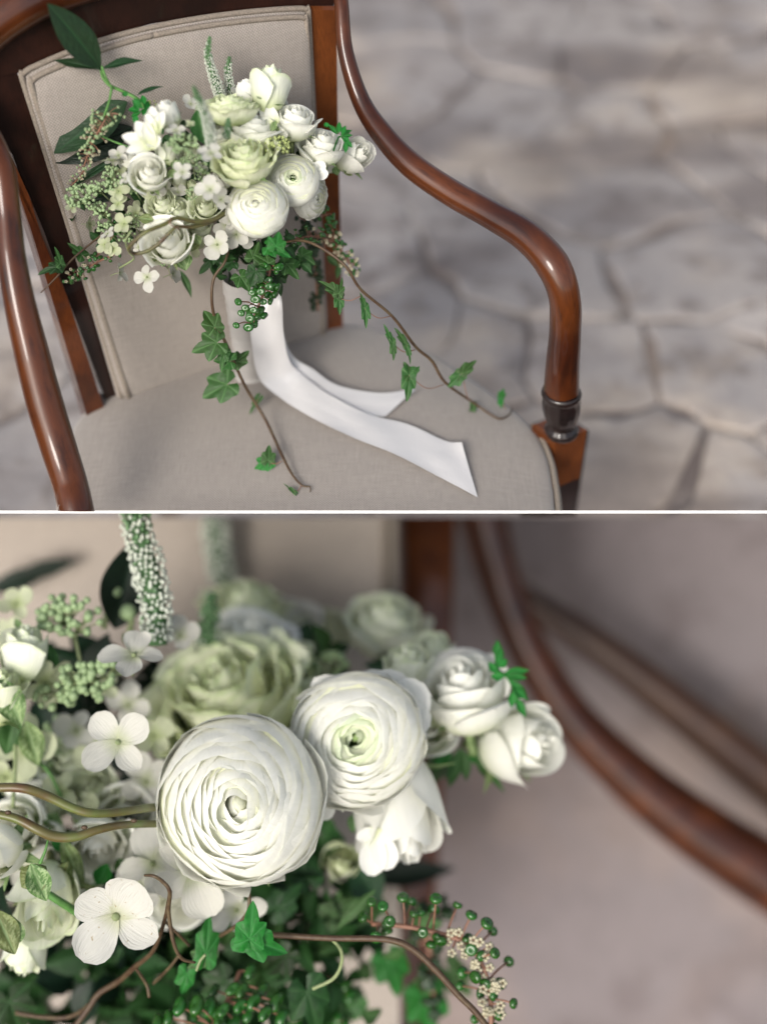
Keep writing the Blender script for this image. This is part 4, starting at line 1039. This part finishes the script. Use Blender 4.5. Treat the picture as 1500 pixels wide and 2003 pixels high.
# right vine reaching over the seat
v2 = [(545, 475, 1.66), (590, 470, 1.64), (628, 484, 1.63), (676, 520, 1.63), (706, 566, 1.65), (767, 618, 1.68), (812, 677, 1.72), (845, 706, 1.745), (871, 748, 1.77)] + [(x, y, SD(x, y, l)) for x, y, l in ((927, 788, .028), (962, 812, .016), (980, 819, .012), (998, 808, .012), (1001, 795, .014))]
stem(bq, v2, [2.6, 2.8, 3, 3, 3, 3, 3.2, 3.2, 3, 2.6, 2.4, 2.2, 1.6, 1.2], 'stem_brown', 'ivy_vine', label='ivy vine reaching right across the seat')
Lv = [(662, 582, 28, 1.66, (.1, -1), .5, 0, 'ivy', (706, 578, 1.66)), (658, 572, 34, 1.655, (-.75, .65), .45, 0, 'ivy', None), (662, 574, 26, 1.65, (.3, 1), .6, 1, 'ivy', None), (714, 604, 30, 1.66, (.1, -.9), .40, 0, 'ivy', (764, 618, 1.68)), (712, 600, 26, 1.66, (-.2, 1), .3, 0, 'ivy', None),
      (765, 668, 30, 1.69, (-.35, 1), .28, 0, 'ivy', (812, 684, 1.72)), (768, 672, 28, 1.69, (.1, -1), .35, 0, 'ivy', None), (792, 672, 30, 1.70, (-.5, .9), .35, 0, 'ivy', (812, 684, 1.72)), (796, 680, 24, 1.70, (.3, -1), .3, 0, 'ivy', None),
      (800, 734, 42, 1.73, (-.02, -1), .50, 0, 'ivy', (868, 752, 1.77)), (800, 734, 24, 1.73, (-.3, .9), .7, 0, 'ivy', None), (812, 726, 12, 1.73, (.5, .6), .7, 0, 'ivy', None), (903, 730, 34, 1.77, (.7, .65), .45, 0, 'ivy', (926, 786, SD(926, 786, .028))), (898, 735, 26, 1.77, (-.6, -.65), .7, 0, 'ivy', None),
      (925, 794, 24, SD(925, 794, .012), (-.15, -1), .5, 1, 'ivy', None), (980, 775, 14, SD(980, 775, .03), (.3, .8), .8, 0, 'ivy_bright', (990, 800, SD(990, 800, .014))), (979, 782, 14, SD(979, 782, .03), (.1, -1), .6, 0, 'ivy_bright', None)]
for x, y, r, d, dr, sq, k, m, st_ in Lv: ivy(bq, x, y, r, d, dr, (.25, .2, 1), m, k, .35, .2, sq, st_)
# left trailing stem
stem(bq, [(255, 425, A_(255, 425, .08)), (212, 450, A_(212, 450, .08)), (170, 482, A_(170, 482, .06)), (140, 508, A_(140, 508, .05)), (112, 540, A_(112, 540, .04)), (80, 572, A_(80, 572, .03))], [2, 2, 2, 2, 1.8, 1.2], 'stem_brown', 'ivy_vine')
ivy(bq, 112, 522, 30, A_(112, 522, .05), (-1, -.2), (.2, .4, 1), 'ivy_dark', 1, squash=.8); ivy(bq, 118, 515, 26, A_(118, 515, .05), (-.3, 1), (.2, .3, 1), 'ivy', 1, squash=.6)
ivy(bq, 160, 498, 30, A_(160, 498, .05), (-.7, .7), (.2, .3, 1), 'ivy', 1, squash=.7)

# ================================================================== THE LOWER SET: the same kind of bouquet, very close
board = MB(); zb0, zb1 = FOC - .002, FOC + .002
hh = 2.6 * FOC / FPX
vv = [CP + CR @ Vector((sx * 1.1, sy * hh, -dd_)) for dd_ in (zb0, zb1) for sy in (-1, 1) for sx in (-1, 1)]
board.add(vv, [(0, 1, 3, 2), (4, 6, 7, 5), (0, 4, 5, 1), (2, 3, 7, 6), (0, 2, 6, 4), (1, 5, 7, 3)])
tag(link('dividing_strip', board.mesh('dividing_strip', MAT['board'], False)), kind='structure')

def wallsheet(x0, y0, x1, y1, d0, d1, mat, name, parent, nx=20, ny=20, bul=0.0):
    v, f, a = grid(nx, ny, lambda u, t: (P(x0 + (x1 - x0) * (u + 1) / 2, y0 + (y1 - y0) * (1 - t), d1 + (d0 - d1) * t) + cdir((0, 0, 1)) * bul * (1 - u ** 6), ((u + 1) / 2, t, 0)))
    return link(name, MB().add(v, f, a).mesh(name, MAT[mat]), parent)
pave2 = wallsheet(-1600, 700, 3200, 3400, 4.0, 3.5, 'stone_b', 'stone_ground', None)
tag(pave2, kind='structure')
ch2 = link('armchair', None, None, Matrix.Translation(P(760, 1500, 3.0)))
tag(ch2, 'close-up blurred armchair back with pale linen and curved reddish wood arm, behind the large ranunculus', 'armchair')
wallsheet(-500, 800, 782, 2500, 2.62, 2.45, 'fabric_b', 'backrest', ch2, bul=.03)
for x, r in ((770, 8), (752, 7)):
    mb = MB(); mb.add(*tube([P(x + 2, 850, 2.60), P(x, 1200, 2.57), P(x - 12, 1700, 2.53), P(x - 30, 2200, 2.50)], r * 2.6 / FPX, 8)); link('piping', mb.mesh('piping', MAT['piping']), ch2)
mb = MB(); mb.add(*tube([P(838, 800, 3.05), P(834, 1010, 3.0), P(826, 1300, 2.95), P(808, 1650, 2.9), P(786, 2000, 2.85), P(770, 2250, 2.8)], [k * 3 / FPX for k in (54, 54, 52, 48, 42, 38)], 16, sup=4)); link('back_post', mb.mesh('back_post', MAT['wood_brightened']), ch2)
dA = 3.3
armB = [(910, 850, 44), (926, 930, 45), (942, 1003, 46), (965, 1090, 43), (998, 1190, 40), (1050, 1300, 40), (1120, 1405, 43), (1215, 1503, 50), (1335, 1603, 60), (1500, 1712, 70), (1700, 1830, 78)]
mb = MB(); mb.add(*tube([P(x, y, 3.1 + .02 * i) for i, (x, y, r) in enumerate(armB)], [r * 3.15 / FPX for x, y, r in armB], 20, 6, sup=2.35)); link('arm', mb.mesh('arm', MAT['wood_close']), ch2)
railB = [(985, 1130, 16), (1040, 1178, 22), (1140, 1245, 28), (1250, 1325, 34), (1370, 1420, 40), (1500, 1525, 46), (1700, 1680, 50)]
mb = MB(); mb.add(*tube([P(x, y, 3.62) for x, y, r in railB], [r * 1.05 * 3.62 / FPX for x, y, r in railB], 16, 5, sup=2.6)); link('seat_rail', mb.mesh('seat_rail', MAT['wood_far']), ch2)

b2 = link('bouquet', None, None, Matrix.Translation(P(450, 1700, 1.75)))
tag(b2, 'close-up bridal bouquet filling the lower picture, two large white ranunculus at its centre', 'bouquet')
C2 = lambda nm, x, y, r, d, ax, kind='rose', mat='white', k=0, eye=None, label=None, sq=(1, 1, 1), spin=None: bloom(b2, nm, x, y, r, d, ax, kind, mat, k, True, spin, eye, label, sq)
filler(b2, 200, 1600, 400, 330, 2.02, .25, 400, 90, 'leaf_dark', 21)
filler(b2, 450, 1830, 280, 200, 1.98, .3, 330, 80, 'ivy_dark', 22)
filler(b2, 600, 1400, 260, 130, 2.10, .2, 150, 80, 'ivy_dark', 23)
filler(b2, 110, 1960, 240, 110, 2.15, .1, 130, 80, 'ivy_dark', 25)  # added dark leaves, standing in for shade on the linen backrest
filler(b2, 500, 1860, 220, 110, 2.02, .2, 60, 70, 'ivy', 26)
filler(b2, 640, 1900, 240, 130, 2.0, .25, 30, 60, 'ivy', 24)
C2('ranunculus', 470, 1566, 166, 1.74, (-.06, .14, 1), 'ranun', 'ranun', 20, label='largest tightly layered white ranunculus, in sharp focus')
C2('ranunculus', 700, 1448, 134, 1.80, (-.02, .05, 1), 'ranun_eye', 'ranun', 21, 'ranun_eye', 'open white ranunculus with a small green eye, right of the largest one')
C2('ranunculus', 778, 1560, 128, 1.90, (.22, -.80, .50), 'bud', 'ranun', 22, label='smooth white bloom hanging below the green eyed ranunculus', sq=(1, 1, 1.12))
sheets(b2, 'loose_petals', 745, 1400, 1.84, [(.35, 1, .1, 92, 60, .12), (-.35, 1, .1, 92, 62, .12), (.9, .5, .1, 105, 56, .12), (1, -.1, .1, 98, 46, .12), (-1, .5, .1, 150, 46, .12), (0, 1, .05, 88, 60, .1)], 'ranun', shape='round')
sheets(b2, 'loose_petals', 735, 1620, 1.84, [(-.10, -1, .2, 92, 34, .12), (.35, -1, .2, 84, 34, .12), (-.75, -.35, .3, 44, 16, .12)], 'ranun', shape='round', label='loose white petals drooping under the sideways ranunculus')
sheets(b2, 'loose_petals', 605, 1585, 1.82, [(1, .05, .1, 50, 26, .1)], 'ranun', shape='round')
C2('garden_rose', 440, 1375, 168, 2.06, (-.25, .72, .60), 'cabbage', 'green', 23, label='wide pale green ruffled rose behind the largest ranunculus')
C2('garden_rose', 478, 1192, 84, 2.35, (.1, .9, .3), 'cabbage', 'green', 24, label='blurred green edged rose at the top')
C2('rose', 490, 1240, 82, 2.2, (.2, .85, .45), 'open', 'white', 25)
C2('rose', 620, 1180, 74, 2.7, (0, .9, .3), 'bud', 'green', 26)
C2('rose', 752, 1222, 86, 2.35, (.15, .85, .45), 'rose', 'cream', 27, label='blurred cream rose in front of the wooden post')
C2('rose', 905, 1358, 108, 1.93, (-.15, .86, .48), 'rose', 'white', 28, label='tall white rose right of the open ranunculus')
C2('rose', 1005, 1450, 110, 2.0, (.62, .12, .75), 'bud', 'white', 29, label='outermost white rosebud at the right')
C2('rose', 800, 1325, 74, 1.98, (-.1, .92, .3), 'bud', 'cream', 30)
C2('rosebud', 48, 1285, 70, 1.84, (.12, .97, .2), 'bud', 'cream', 31, label='pale green rosebud at the left edge')
C2('rosebud', -8, 1372, 74, 1.80, (.25, .9, .3), 'bud', 'green', 32)
C2('rose', 172, 1552, 66, 1.96, (0, .55, .8), 'rose', 'cream', 33, label='cream rose above the thick twisted stems')
C2('rose', 72, 1580, 60, 1.95, (-.1, .6, .8), 'rose', 'white', 34)
C2('rose', 195, 1650, 66, 1.88, (.2, -.4, .9), 'rose', 'white', 35)
C2('rose', -2, 1668, 86, 1.74, (-.2, .1, .95), 'bud', 'white', 36, label='white rose cut by the left edge')
C2('rose', 95, 1752, 101, 1.80, (.15, -.5, .85), 'bud', 'cream', 37, label='white rose hanging at the lower left')
C2('rosebud', 55, 1850, 62, 1.82, (-.1, -.9, .4), 'bud', 'cream', 38)
C2('rosebud', 668, 1690, 55, 2.05, (.1, .4, .8), 'bud', 'green', 39)
C2('rose', 560, 1270, 84, 2.4, (.3, .85, .3), 'bud', 'cream', 40)
for i, (x, y, r, d, ax, m, sp, lb) in enumerate([(262, 1284, 62, 1.77, (.05, .80, .55), 'hyd', .3, 'cupped hydrangea floret at the foot of the flower spike'), (232, 1452, 72, 1.75, (-.05, .10, 1), 'hyd', .75, 'four petalled hydrangea floret left of the largest ranunculus'),
        (352, 1244, 40, 1.90, (.1, .4, .9), 'hyd', 0, None), (32, 1182, 40, 1.94, (0, .5, .8), 'hydg', .5, None), (84, 1335, 56, 1.86, (.6, -.4, .6), 'hydg', 0, None), (58, 1462, 66, 1.90, (-.2, .2, .9), 'hydg', .4, None), (285, 1530, 56, 1.96, (.2, .1, .9), 'hyd', .2, None),
        (228, 1792, 104, 1.70, (-.02, -.05, 1), 'hyd_spot', .95, 'largest flat hydrangea floret with tiny brown specks'), (378, 1706, 96, 1.76, (.05, -.25, .95), 'hyd', .45, 'hydrangea floret tucked under the largest ranunculus'), (462, 1780, 56, 1.84, (.3, -.3, .9), 'hyd', .1, None),
        (300, 1690, 70, 1.82, (-.2, .2, .9), 'hyd', .7, None), (300, 1440, 44, 1.93, (.3, .2, .8), 'hydg', .2, None), (205, 1345, 30, 1.95, (.3, .4, .8), 'hydg', .2, None), (10, 1520, 50, 1.92, (.3, -.4, .8), 'hydg', .2, None)]):
    floret(b2, x, y, r, d, ax, m, i, spin=sp, hi=True, label=lb)
for i, (x, y, r, d, m, kd, ax) in enumerate([(250, 1600, 66, 1.95, 'white', 'rose', (.2, .2, .9)), (130, 1480, 60, 2.0, 'cream', 'rose', (-.1, .5, .8)), (30, 1620, 66, 1.86, 'white', 'rose', (0, .3, .9)), (350, 1760, 60, 1.95, 'white', 'rose', (0, -.2, 1)), (160, 1720, 60, 1.92, 'white', 'bud', (.1, -.3, .9)),
        (560, 1225, 70, 2.4, 'white', 'rose', (.1, .8, .5)), (640, 1240, 64, 2.45, 'cream', 'rose', (.1, .8, .5)), (850, 1290, 60, 2.1, 'cream', 'bud', (0, .9, .4)), (830, 1420, 66, 1.98, 'white', 'rose', (.1, .3, .9)), (100, 1640, 54, 1.9, 'white', 'bud', (0, 0, 1)), (620, 1380, 60, 2.05, 'cream', 'rose', (0, .6, .8)), (560, 1330, 80, 2.1, 'green', 'cabbage', (.1, .6, .7))]):
    C2('rose', x, y, r, d, ax, kd, m, 41 + i)
for i, (x, y, r, d) in enumerate([(20, 1250, 44, 1.98), (150, 1430, 46, 1.97), (250, 1380, 44, 1.99), (180, 1600, 46, 1.93), (60, 1700, 50, 1.86), (330, 1650, 56, 1.86), (120, 1550, 44, 1.93), (420, 1740, 50, 1.86), (270, 1735, 54, 1.84), (190, 1480, 44, 1.95)]):
    floret(b2, x, y, r, d, ((i % 3 - 1) * .4, .2, .85), 'hyd' if i % 3 else 'hydg', i + 2, hi=True)
for x, y, r, d, rb, n, st_, lb in [(138, 1208, 62, 1.88, 8.5, 54, (165, 1330, 1.9), 'green bud cluster left of the flower spike'), (160, 1335, 58, 1.85, 8.5, 40, (262, 1312, 1.86), 'green bud cluster under the first'), (100, 1365, 34, 1.86, 8, 16, (160, 1340, 1.88), None), (205, 1310, 40, 1.84, 8.5, 18, (262, 1312, 1.86), None),
        (125, 1480, 40, 2.0, 8, 24, (150, 1540, 2.0), None), (640, 1300, 36, 2.12, 9, 20, (620, 1380, 2.1), None), (215, 1160, 14, 1.98, 15, 2, (203, 1230, 1.98), None), (259, 1203, 12, 1.95, 16, 2, (250, 1260, 1.95), None), (125, 1420, 36, 2.02, 8, 18, (150, 1460, 2.02), None)]:
    budcluster(b2, x, y, r, d, rb, n, 'bud', st_, .8, True, 5, lb)
spike(b2, [(246, 930, 1.86), (262, 1003, 1.86), (284, 1090, 1.86), (303, 1175, 1.86), (309, 1262, 1.86)], (20, 27, 32, 33, 30), 8.4, whiteness=.95, label='sharp white flower spike rising beside the dark leaf')
spike(b2, [(408, 930, 2.5), (418, 1003, 2.5), (428, 1075, 2.5), (440, 1145, 2.5)], (20, 24, 28, 28), 9, label='blurred white flower spike at the top')
spike(b2, [(416, 1160, 2.08), (410, 1205, 2.08), (404, 1262, 2.08)], (8, 19, 22), 8, whiteness=.15)
spike(b2, [(500, 1078, 2.6), (490, 1110, 2.6), (478, 1150, 2.6)], (8, 14, 16), 8, whiteness=.1)
leaf(b2, (225, 1230), (262, 1052), 56, 1.98, 'leaf_dark', 'oval', (.5, .1, .8), -.05, .3, hi=True, ruf=.01).data.materials[0] = MAT['leaf_dark']
leaf(b2, (290, 1190), (240, 1080), 30, 2.0, 'leaf', 'oval', (-.4, .1, .9), .0, .3, hi=True)
leaf(b2, (30, 1130), (150, 1095), 18, 2.5, 'leaf_dark', 'lance'); leaf(b2, (-30, 1160), (110, 1105), 22, 2.5, 'leaf_dark', 'lance')
leaf(b2, (700, 1715), (892, 1700), 28, 2.5, 'leaf_dark', 'lance', (0, .3, 1), .05, .2)
leaf(b2, (690, 1690), (745, 1770), 38, 2.05, 'leaf', 'oval', (.3, .2, 1), .1, .3); leaf(b2, (700, 1590), (688, 1630), 16, 1.90, 'ivy', 'oval')
leaf(b2, (735, 1740), (655, 1822), 12, 1.88, 'ivy', 'lance', (.2, .4, 1), .1, .3)
for bx, by, tx, ty, hw, m in [(880, 1455, 850, 1510, 16, 'ivy_bright'), (900, 1462, 880, 1545, 14, 'ivy'), (915, 1462, 948, 1500, 14, 'ivy_bright'), (870, 1450, 845, 1475, 14, 'ivy'), (925, 1475, 992, 1552, 9, 'ivy'), (930, 1470, 960, 1530, 12, 'ivy'), (905, 1465, 915, 1530, 13, 'ivy')]:
    leaf(b2, (bx, by), (tx, ty), hw, 2.0, m, 'lance', (.2, .2, 1), .15, .3, name='sepal')
for i, (bx, by, tx, ty) in enumerate([(972, 1318, 956, 1295), (970, 1285, 974, 1252), (972, 1300, 982, 1268), (985, 1318, 1036, 1310), (990, 1322, 1032, 1326), (998, 1330, 1036, 1372), (1005, 1350, 1030, 1366), (1008, 1365, 1030, 1404), (985, 1325, 960, 1322), (1004, 1352, 1000, 1385), (975, 1305, 992, 1290)]):
    leaf(b2, (bx, by), (tx, ty), 9, 1.88 - .003 * i, 'sprig', 'lance', (.1, .3, 1), .15, .3)
stem(b2, [(970, 1280, 1.89), (974, 1312, 1.89), (996, 1328, 1.89), (1012, 1370, 1.89)], 4, 'sprig')
# green leaves and sepals at the lower left
for bx, by, tx, ty, hw, d, m in [(90, 1695, 40, 1740, 30, 1.70, 'sepal'), (60, 1690, 92, 1765, 26, 1.69, 'sepal'), (120, 1640, 165, 1740, 20, 1.82, 'sepal'), (20, 1790, 8, 1860, 36, 1.72, 'sepal'), (-10, 1780, 30, 1870, 30, 1.71, 'sepal'), (60, 1810, 40, 1890, 34, 1.84, 'sepal'), (210, 1690, 190, 1735, 20, 1.85, 'ivy_bright'),
        (230, 1680, 245, 1712, 16, 1.86, 'ivy'), (110, 1590, 95, 1625, 22, 1.9, 'sepal'), (50, 1410, 75, 1500, 26, 1.86, 'sepal'), (30, 1400, 10, 1480, 26, 1.86, 'ivy'), (100, 1640, 140, 1660, 18, 1.86, 'ivy_bright'), (95, 1260, 105, 1330, 16, 1.86, 'ivy'), (40, 1230, 30, 1210, 8, 1.86, 'sepal'),
        (160, 1700, 175, 1760, 20, 1.9, 'ivy_bright'), (240, 1240, 262, 1262, 12, 1.92, 'ivy'), (120, 1830, 125, 1760, 16, 1.86, 'sepal'), (0, 1330, 42, 1420, 30, 1.78, 'sepal')]:
    leaf(b2, (bx, by), (tx, ty), hw, d, m, 'oval', (.3, .2, 1), .15, .35, ruf=.08, name='sepal', hi=True)
stem(b2, [(80, 1741, 1.72), (118, 1765, 1.73), (168, 1796, 1.76)], [8, 8, 9], 'stem_green'); stem(b2, [(98, 1620, 1.70), (90, 1660, 1.69), (78, 1690, 1.69)], [1.6, 2.5, 3.5], 'stem_green')
stem(b2, [(25, 1580, 1.84), (30, 1480, 1.86), (26, 1400, 1.88)], 4, 'stem_pale'); stem(b2, [(120, 1560, 1.9), (95, 1510, 1.9), (60, 1480, 1.9)], 4, 'stem_green')
# thick twisted stems
stem(b2, [(-60, 1545, 1.62), (0, 1541, 1.62), (49, 1543, 1.62), (93, 1558, 1.63), (142, 1581, 1.635), (179, 1591, 1.64), (224, 1590, 1.66), (269, 1584, 1.69), (318, 1578, 1.76), (380, 1575, 1.86)], [8.5, 9, 9.5, 9.5, 9, 9, 8.5, 8, 8, 8], 'willow_green', 'willow_twig', 12, n=8, label='upper of the two thick green brown stems')
stem(b2, [(-60, 1585, 1.63), (0, 1594, 1.63), (37, 1604, 1.63), (75, 1624, 1.63), (108, 1637, 1.635), (149, 1637, 1.64), (194, 1623, 1.65), (243, 1614, 1.68), (318, 1612, 1.76), (380, 1612, 1.86)], [8, 8.5, 9, 10, 10.5, 9.5, 8.5, 7.5, 7.5, 7], 'willow_green', 'willow_twig', 12, n=8, label='lower of the two thick green brown stems')
for x, y in ((165, 1619), (262, 1606), (16, 1590)):
    mb = MB(); mb.add(*ball(P(x, y, 1.625), 4.5 * 1.63 / FPX, 8, 6, (1.5, 1, 1))); link('knot', mb.mesh('knot', MAT['stem_brown']), b2)
S_ = lambda pts, r, m='stem_brown', nm='tendril': stem(b2, pts, r, m, nm, 7, n=6)
S_([(283, 1713, 1.66), (300, 1714, 1.65), (318, 1725, 1.655), (332, 1745, 1.66), (330, 1786, 1.68), (340, 1846, 1.69), (356, 1876, 1.70), (382, 1884, 1.71)], [2.5, 3.4, 4, 4.2, 4.2, 4, 3.6, 2.5])
S_([(333, 1745, 1.68), (322, 1800, 1.72), (300, 1860, 1.76), (262, 1894, 1.80), (231, 1921, 1.83), (194, 1944, 1.84), (174, 1972, 1.84), (146, 2010, 1.84)], [4, 4, 4.5, 5.5, 6, 6, 6, 6])
S_([(30, 1982, 1.86), (80, 1990, 1.86), (130, 1991, 1.86), (160, 1978, 1.85), (176, 1965, 1.84)], 4.5); S_([(264, 1892, 1.80), (276, 1910, 1.79), (288, 1930, 1.78), (292, 1952, 1.78)], 3.4)
S_([(300, 1925, 1.82), (330, 1895, 1.80), (350, 1870, 1.79)], 3); S_([(320, 1800, 1.74), (350, 1830, 1.75), (370, 1850, 1.78)], 3)
S_([(484, 1730, 1.75), (488, 1770, 1.75), (482, 1790, 1.75), (462, 1812, 1.76), (430, 1832, 1.78)], 4.2); S_([(384, 1900, 1.74), (392, 1880, 1.74), (402, 1868, 1.74)], 3, 'stem_pale')
S_([(650, 1838, 1.74), (666, 1858, 1.75), (668, 1885, 1.76), (652, 1915, 1.77), (612, 1935, 1.78)], 3.6, 'stem_pale')
# ivy
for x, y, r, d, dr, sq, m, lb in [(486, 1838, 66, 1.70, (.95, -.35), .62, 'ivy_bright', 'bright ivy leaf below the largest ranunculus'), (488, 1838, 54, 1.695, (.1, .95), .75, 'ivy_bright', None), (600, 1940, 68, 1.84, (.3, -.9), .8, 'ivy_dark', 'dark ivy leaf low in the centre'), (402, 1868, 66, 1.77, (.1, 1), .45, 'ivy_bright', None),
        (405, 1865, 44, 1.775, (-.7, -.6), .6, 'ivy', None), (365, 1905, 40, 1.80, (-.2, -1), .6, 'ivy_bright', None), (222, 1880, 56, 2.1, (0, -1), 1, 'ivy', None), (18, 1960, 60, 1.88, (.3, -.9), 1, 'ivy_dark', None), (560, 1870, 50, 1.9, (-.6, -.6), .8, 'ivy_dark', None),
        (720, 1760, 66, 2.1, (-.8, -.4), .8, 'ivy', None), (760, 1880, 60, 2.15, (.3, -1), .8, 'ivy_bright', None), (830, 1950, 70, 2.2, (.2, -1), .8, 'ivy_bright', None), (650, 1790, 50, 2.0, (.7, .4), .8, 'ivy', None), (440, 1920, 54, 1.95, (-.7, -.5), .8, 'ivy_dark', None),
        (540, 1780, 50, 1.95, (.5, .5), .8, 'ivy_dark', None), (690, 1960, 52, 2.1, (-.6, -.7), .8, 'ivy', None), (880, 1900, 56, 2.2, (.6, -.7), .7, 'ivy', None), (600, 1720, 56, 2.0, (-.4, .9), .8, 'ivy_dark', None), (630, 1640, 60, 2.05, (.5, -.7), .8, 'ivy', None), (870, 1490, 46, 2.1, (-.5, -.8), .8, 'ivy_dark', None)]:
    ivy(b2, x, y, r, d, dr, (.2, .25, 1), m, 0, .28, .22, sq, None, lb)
# pokeweed at the right
stem(b2, [(520, 1828, 1.76), (545, 1830, 1.75), (645, 1836, 1.74), (753, 1838, 1.73), (805, 1856, 1.73), (853, 1899, 1.73), (896, 1947, 1.73), (927, 1977, 1.73), (955, 2012, 1.73)], [5, 6, 6, 6.5, 7, 7, 6.5, 6.5, 6], 'stem_brown', 'ivy_vine')
b4 = lambda X, Y: (450 + .4333 * X, 1600 + .4333 * Y)
ber = [(930, 365), (920, 415), (1027, 395), (1090, 440), (1160, 478), (1185, 513), (1075, 545), (950, 560), (1195, 612), (1258, 650), (1220, 750), (1130, 795), (1280, 840), (1215, 870), (860, 430), (780, 360), (690, 400), (1050, 700), (1105, 910), (640, 380), (720, 470), (820, 380), (600, 450), (660, 540), (870, 520), (1040, 760)]
raceme(b2, [(*b4(640, 480), 1.80), (*b4(820, 495), 1.79), (*b4(1000, 540), 1.78), (*b4(1090, 590), 1.775), (*b4(1150, 700), 1.77), (*b4(1175, 820), 1.77), (*b4(1180, 960), 1.77)], [(*b4(*q), 1.755 + .02 * ((i * 7) % 4)) for i, q in enumerate(ber)], 12.5, 'berry', 'stem_pink', 5, 14, 34, 34, seed=31, pr=2.2,
       label='berry raceme with pink stalks at the lower right', sc=(1, 1, .75))
b2z = lambda X, Y: (.3733 * X, 1450 + .3733 * Y)
ber = [(1030, 1385), (1170, 1410), (1220, 1300), (1120, 1310), (880, 1450), (1010, 1450), (1380, 1310), (1300, 1440), (1390, 1430), (1450, 1370), (1100, 1475), (1230, 1470), (940, 1390), (1330, 1370), (1480, 1450), (1150, 1480), (820, 1480), (1260, 1390)]
raceme(b2, [(470, 1900, 1.86), (450, 1950, 1.84), (420, 2000, 1.82), (400, 2060, 1.8)], [(*b2z(*q), 1.79 + .02 * ((i * 5) % 4)) for i, q in enumerate(ber)], 20, 'berry', 'stem_pink', 5, 8, 50, seed=32, pr=2.2, label='large glossy green berries at the bottom edge', sc=(1, .62, .66))
raceme(b2, [(650, 1900, 2.1), (640, 1960, 2.1), (620, 2040, 2.1)], [], 17, 'berry', 'stem_pink', 6, 26, 80, seed=33, pr=3, sc=(1, .7, .7)); raceme(b2, [(830, 1760, 2.15), (840, 1860, 2.15), (850, 1990, 2.15)], [], 15, 'berry_dark', 'stem_pink', 6, 26, 60, seed=34, pr=3, sc=(1, .7, .7))

# ================================================================== keep each set on its own side of the strip
RL = APER / 2
up_ = CR @ Vector((0, 1, 0)); fw = CR @ Vector((0, 0, -1))
nA = (up_ + fw * (RL / FOC)); nB = (up_ - fw * (RL / FOC))
pA = CP + up_ * RL; pB = CP - up_ * RL
done = {}
def clip(root, p, n, keep_pos):
    stack = [root]
    while stack:
        o = stack.pop(); stack += [c for c in W if c.parent == o] if False else list(kids.get(o, []))
        if o.type != 'MESH': continue
        M = W[o]; Mi = M.inverted()
        vals = [((M @ Vector(c)) - p).dot(n) for c in o.bound_box]
        sg = 1 if keep_pos else -1
        vals = [q * sg for q in vals]
        if min(vals) > 0: continue
        if max(vals) < 0:
            if not kids.get(o): bpy.data.objects.remove(o); continue
        me = o.data.copy(); o.data = me
        bm = bmesh.new(); bm.from_mesh(me)
        lp = Mi @ p; ln = (M.to_3x3().transposed() @ n).normalized()
        r = bmesh.ops.bisect_plane(bm, geom=bm.verts[:] + bm.edges[:] + bm.faces[:], plane_co=lp, plane_no=ln, clear_outer=not keep_pos, clear_inner=keep_pos)
        bm.to_mesh(me); empty = len(bm.faces) == 0; bm.free()
        if empty and not kids.get(o): bpy.data.objects.remove(o)
kids = {}
for o in list(W):
    if o.parent is not None: kids.setdefault(o.parent, []).append(o)
for r_ in (chair, pave): clip(r_, pA, nA, True)
for r_ in (ch2, pave2, b2): clip(r_, pB, nB, False)
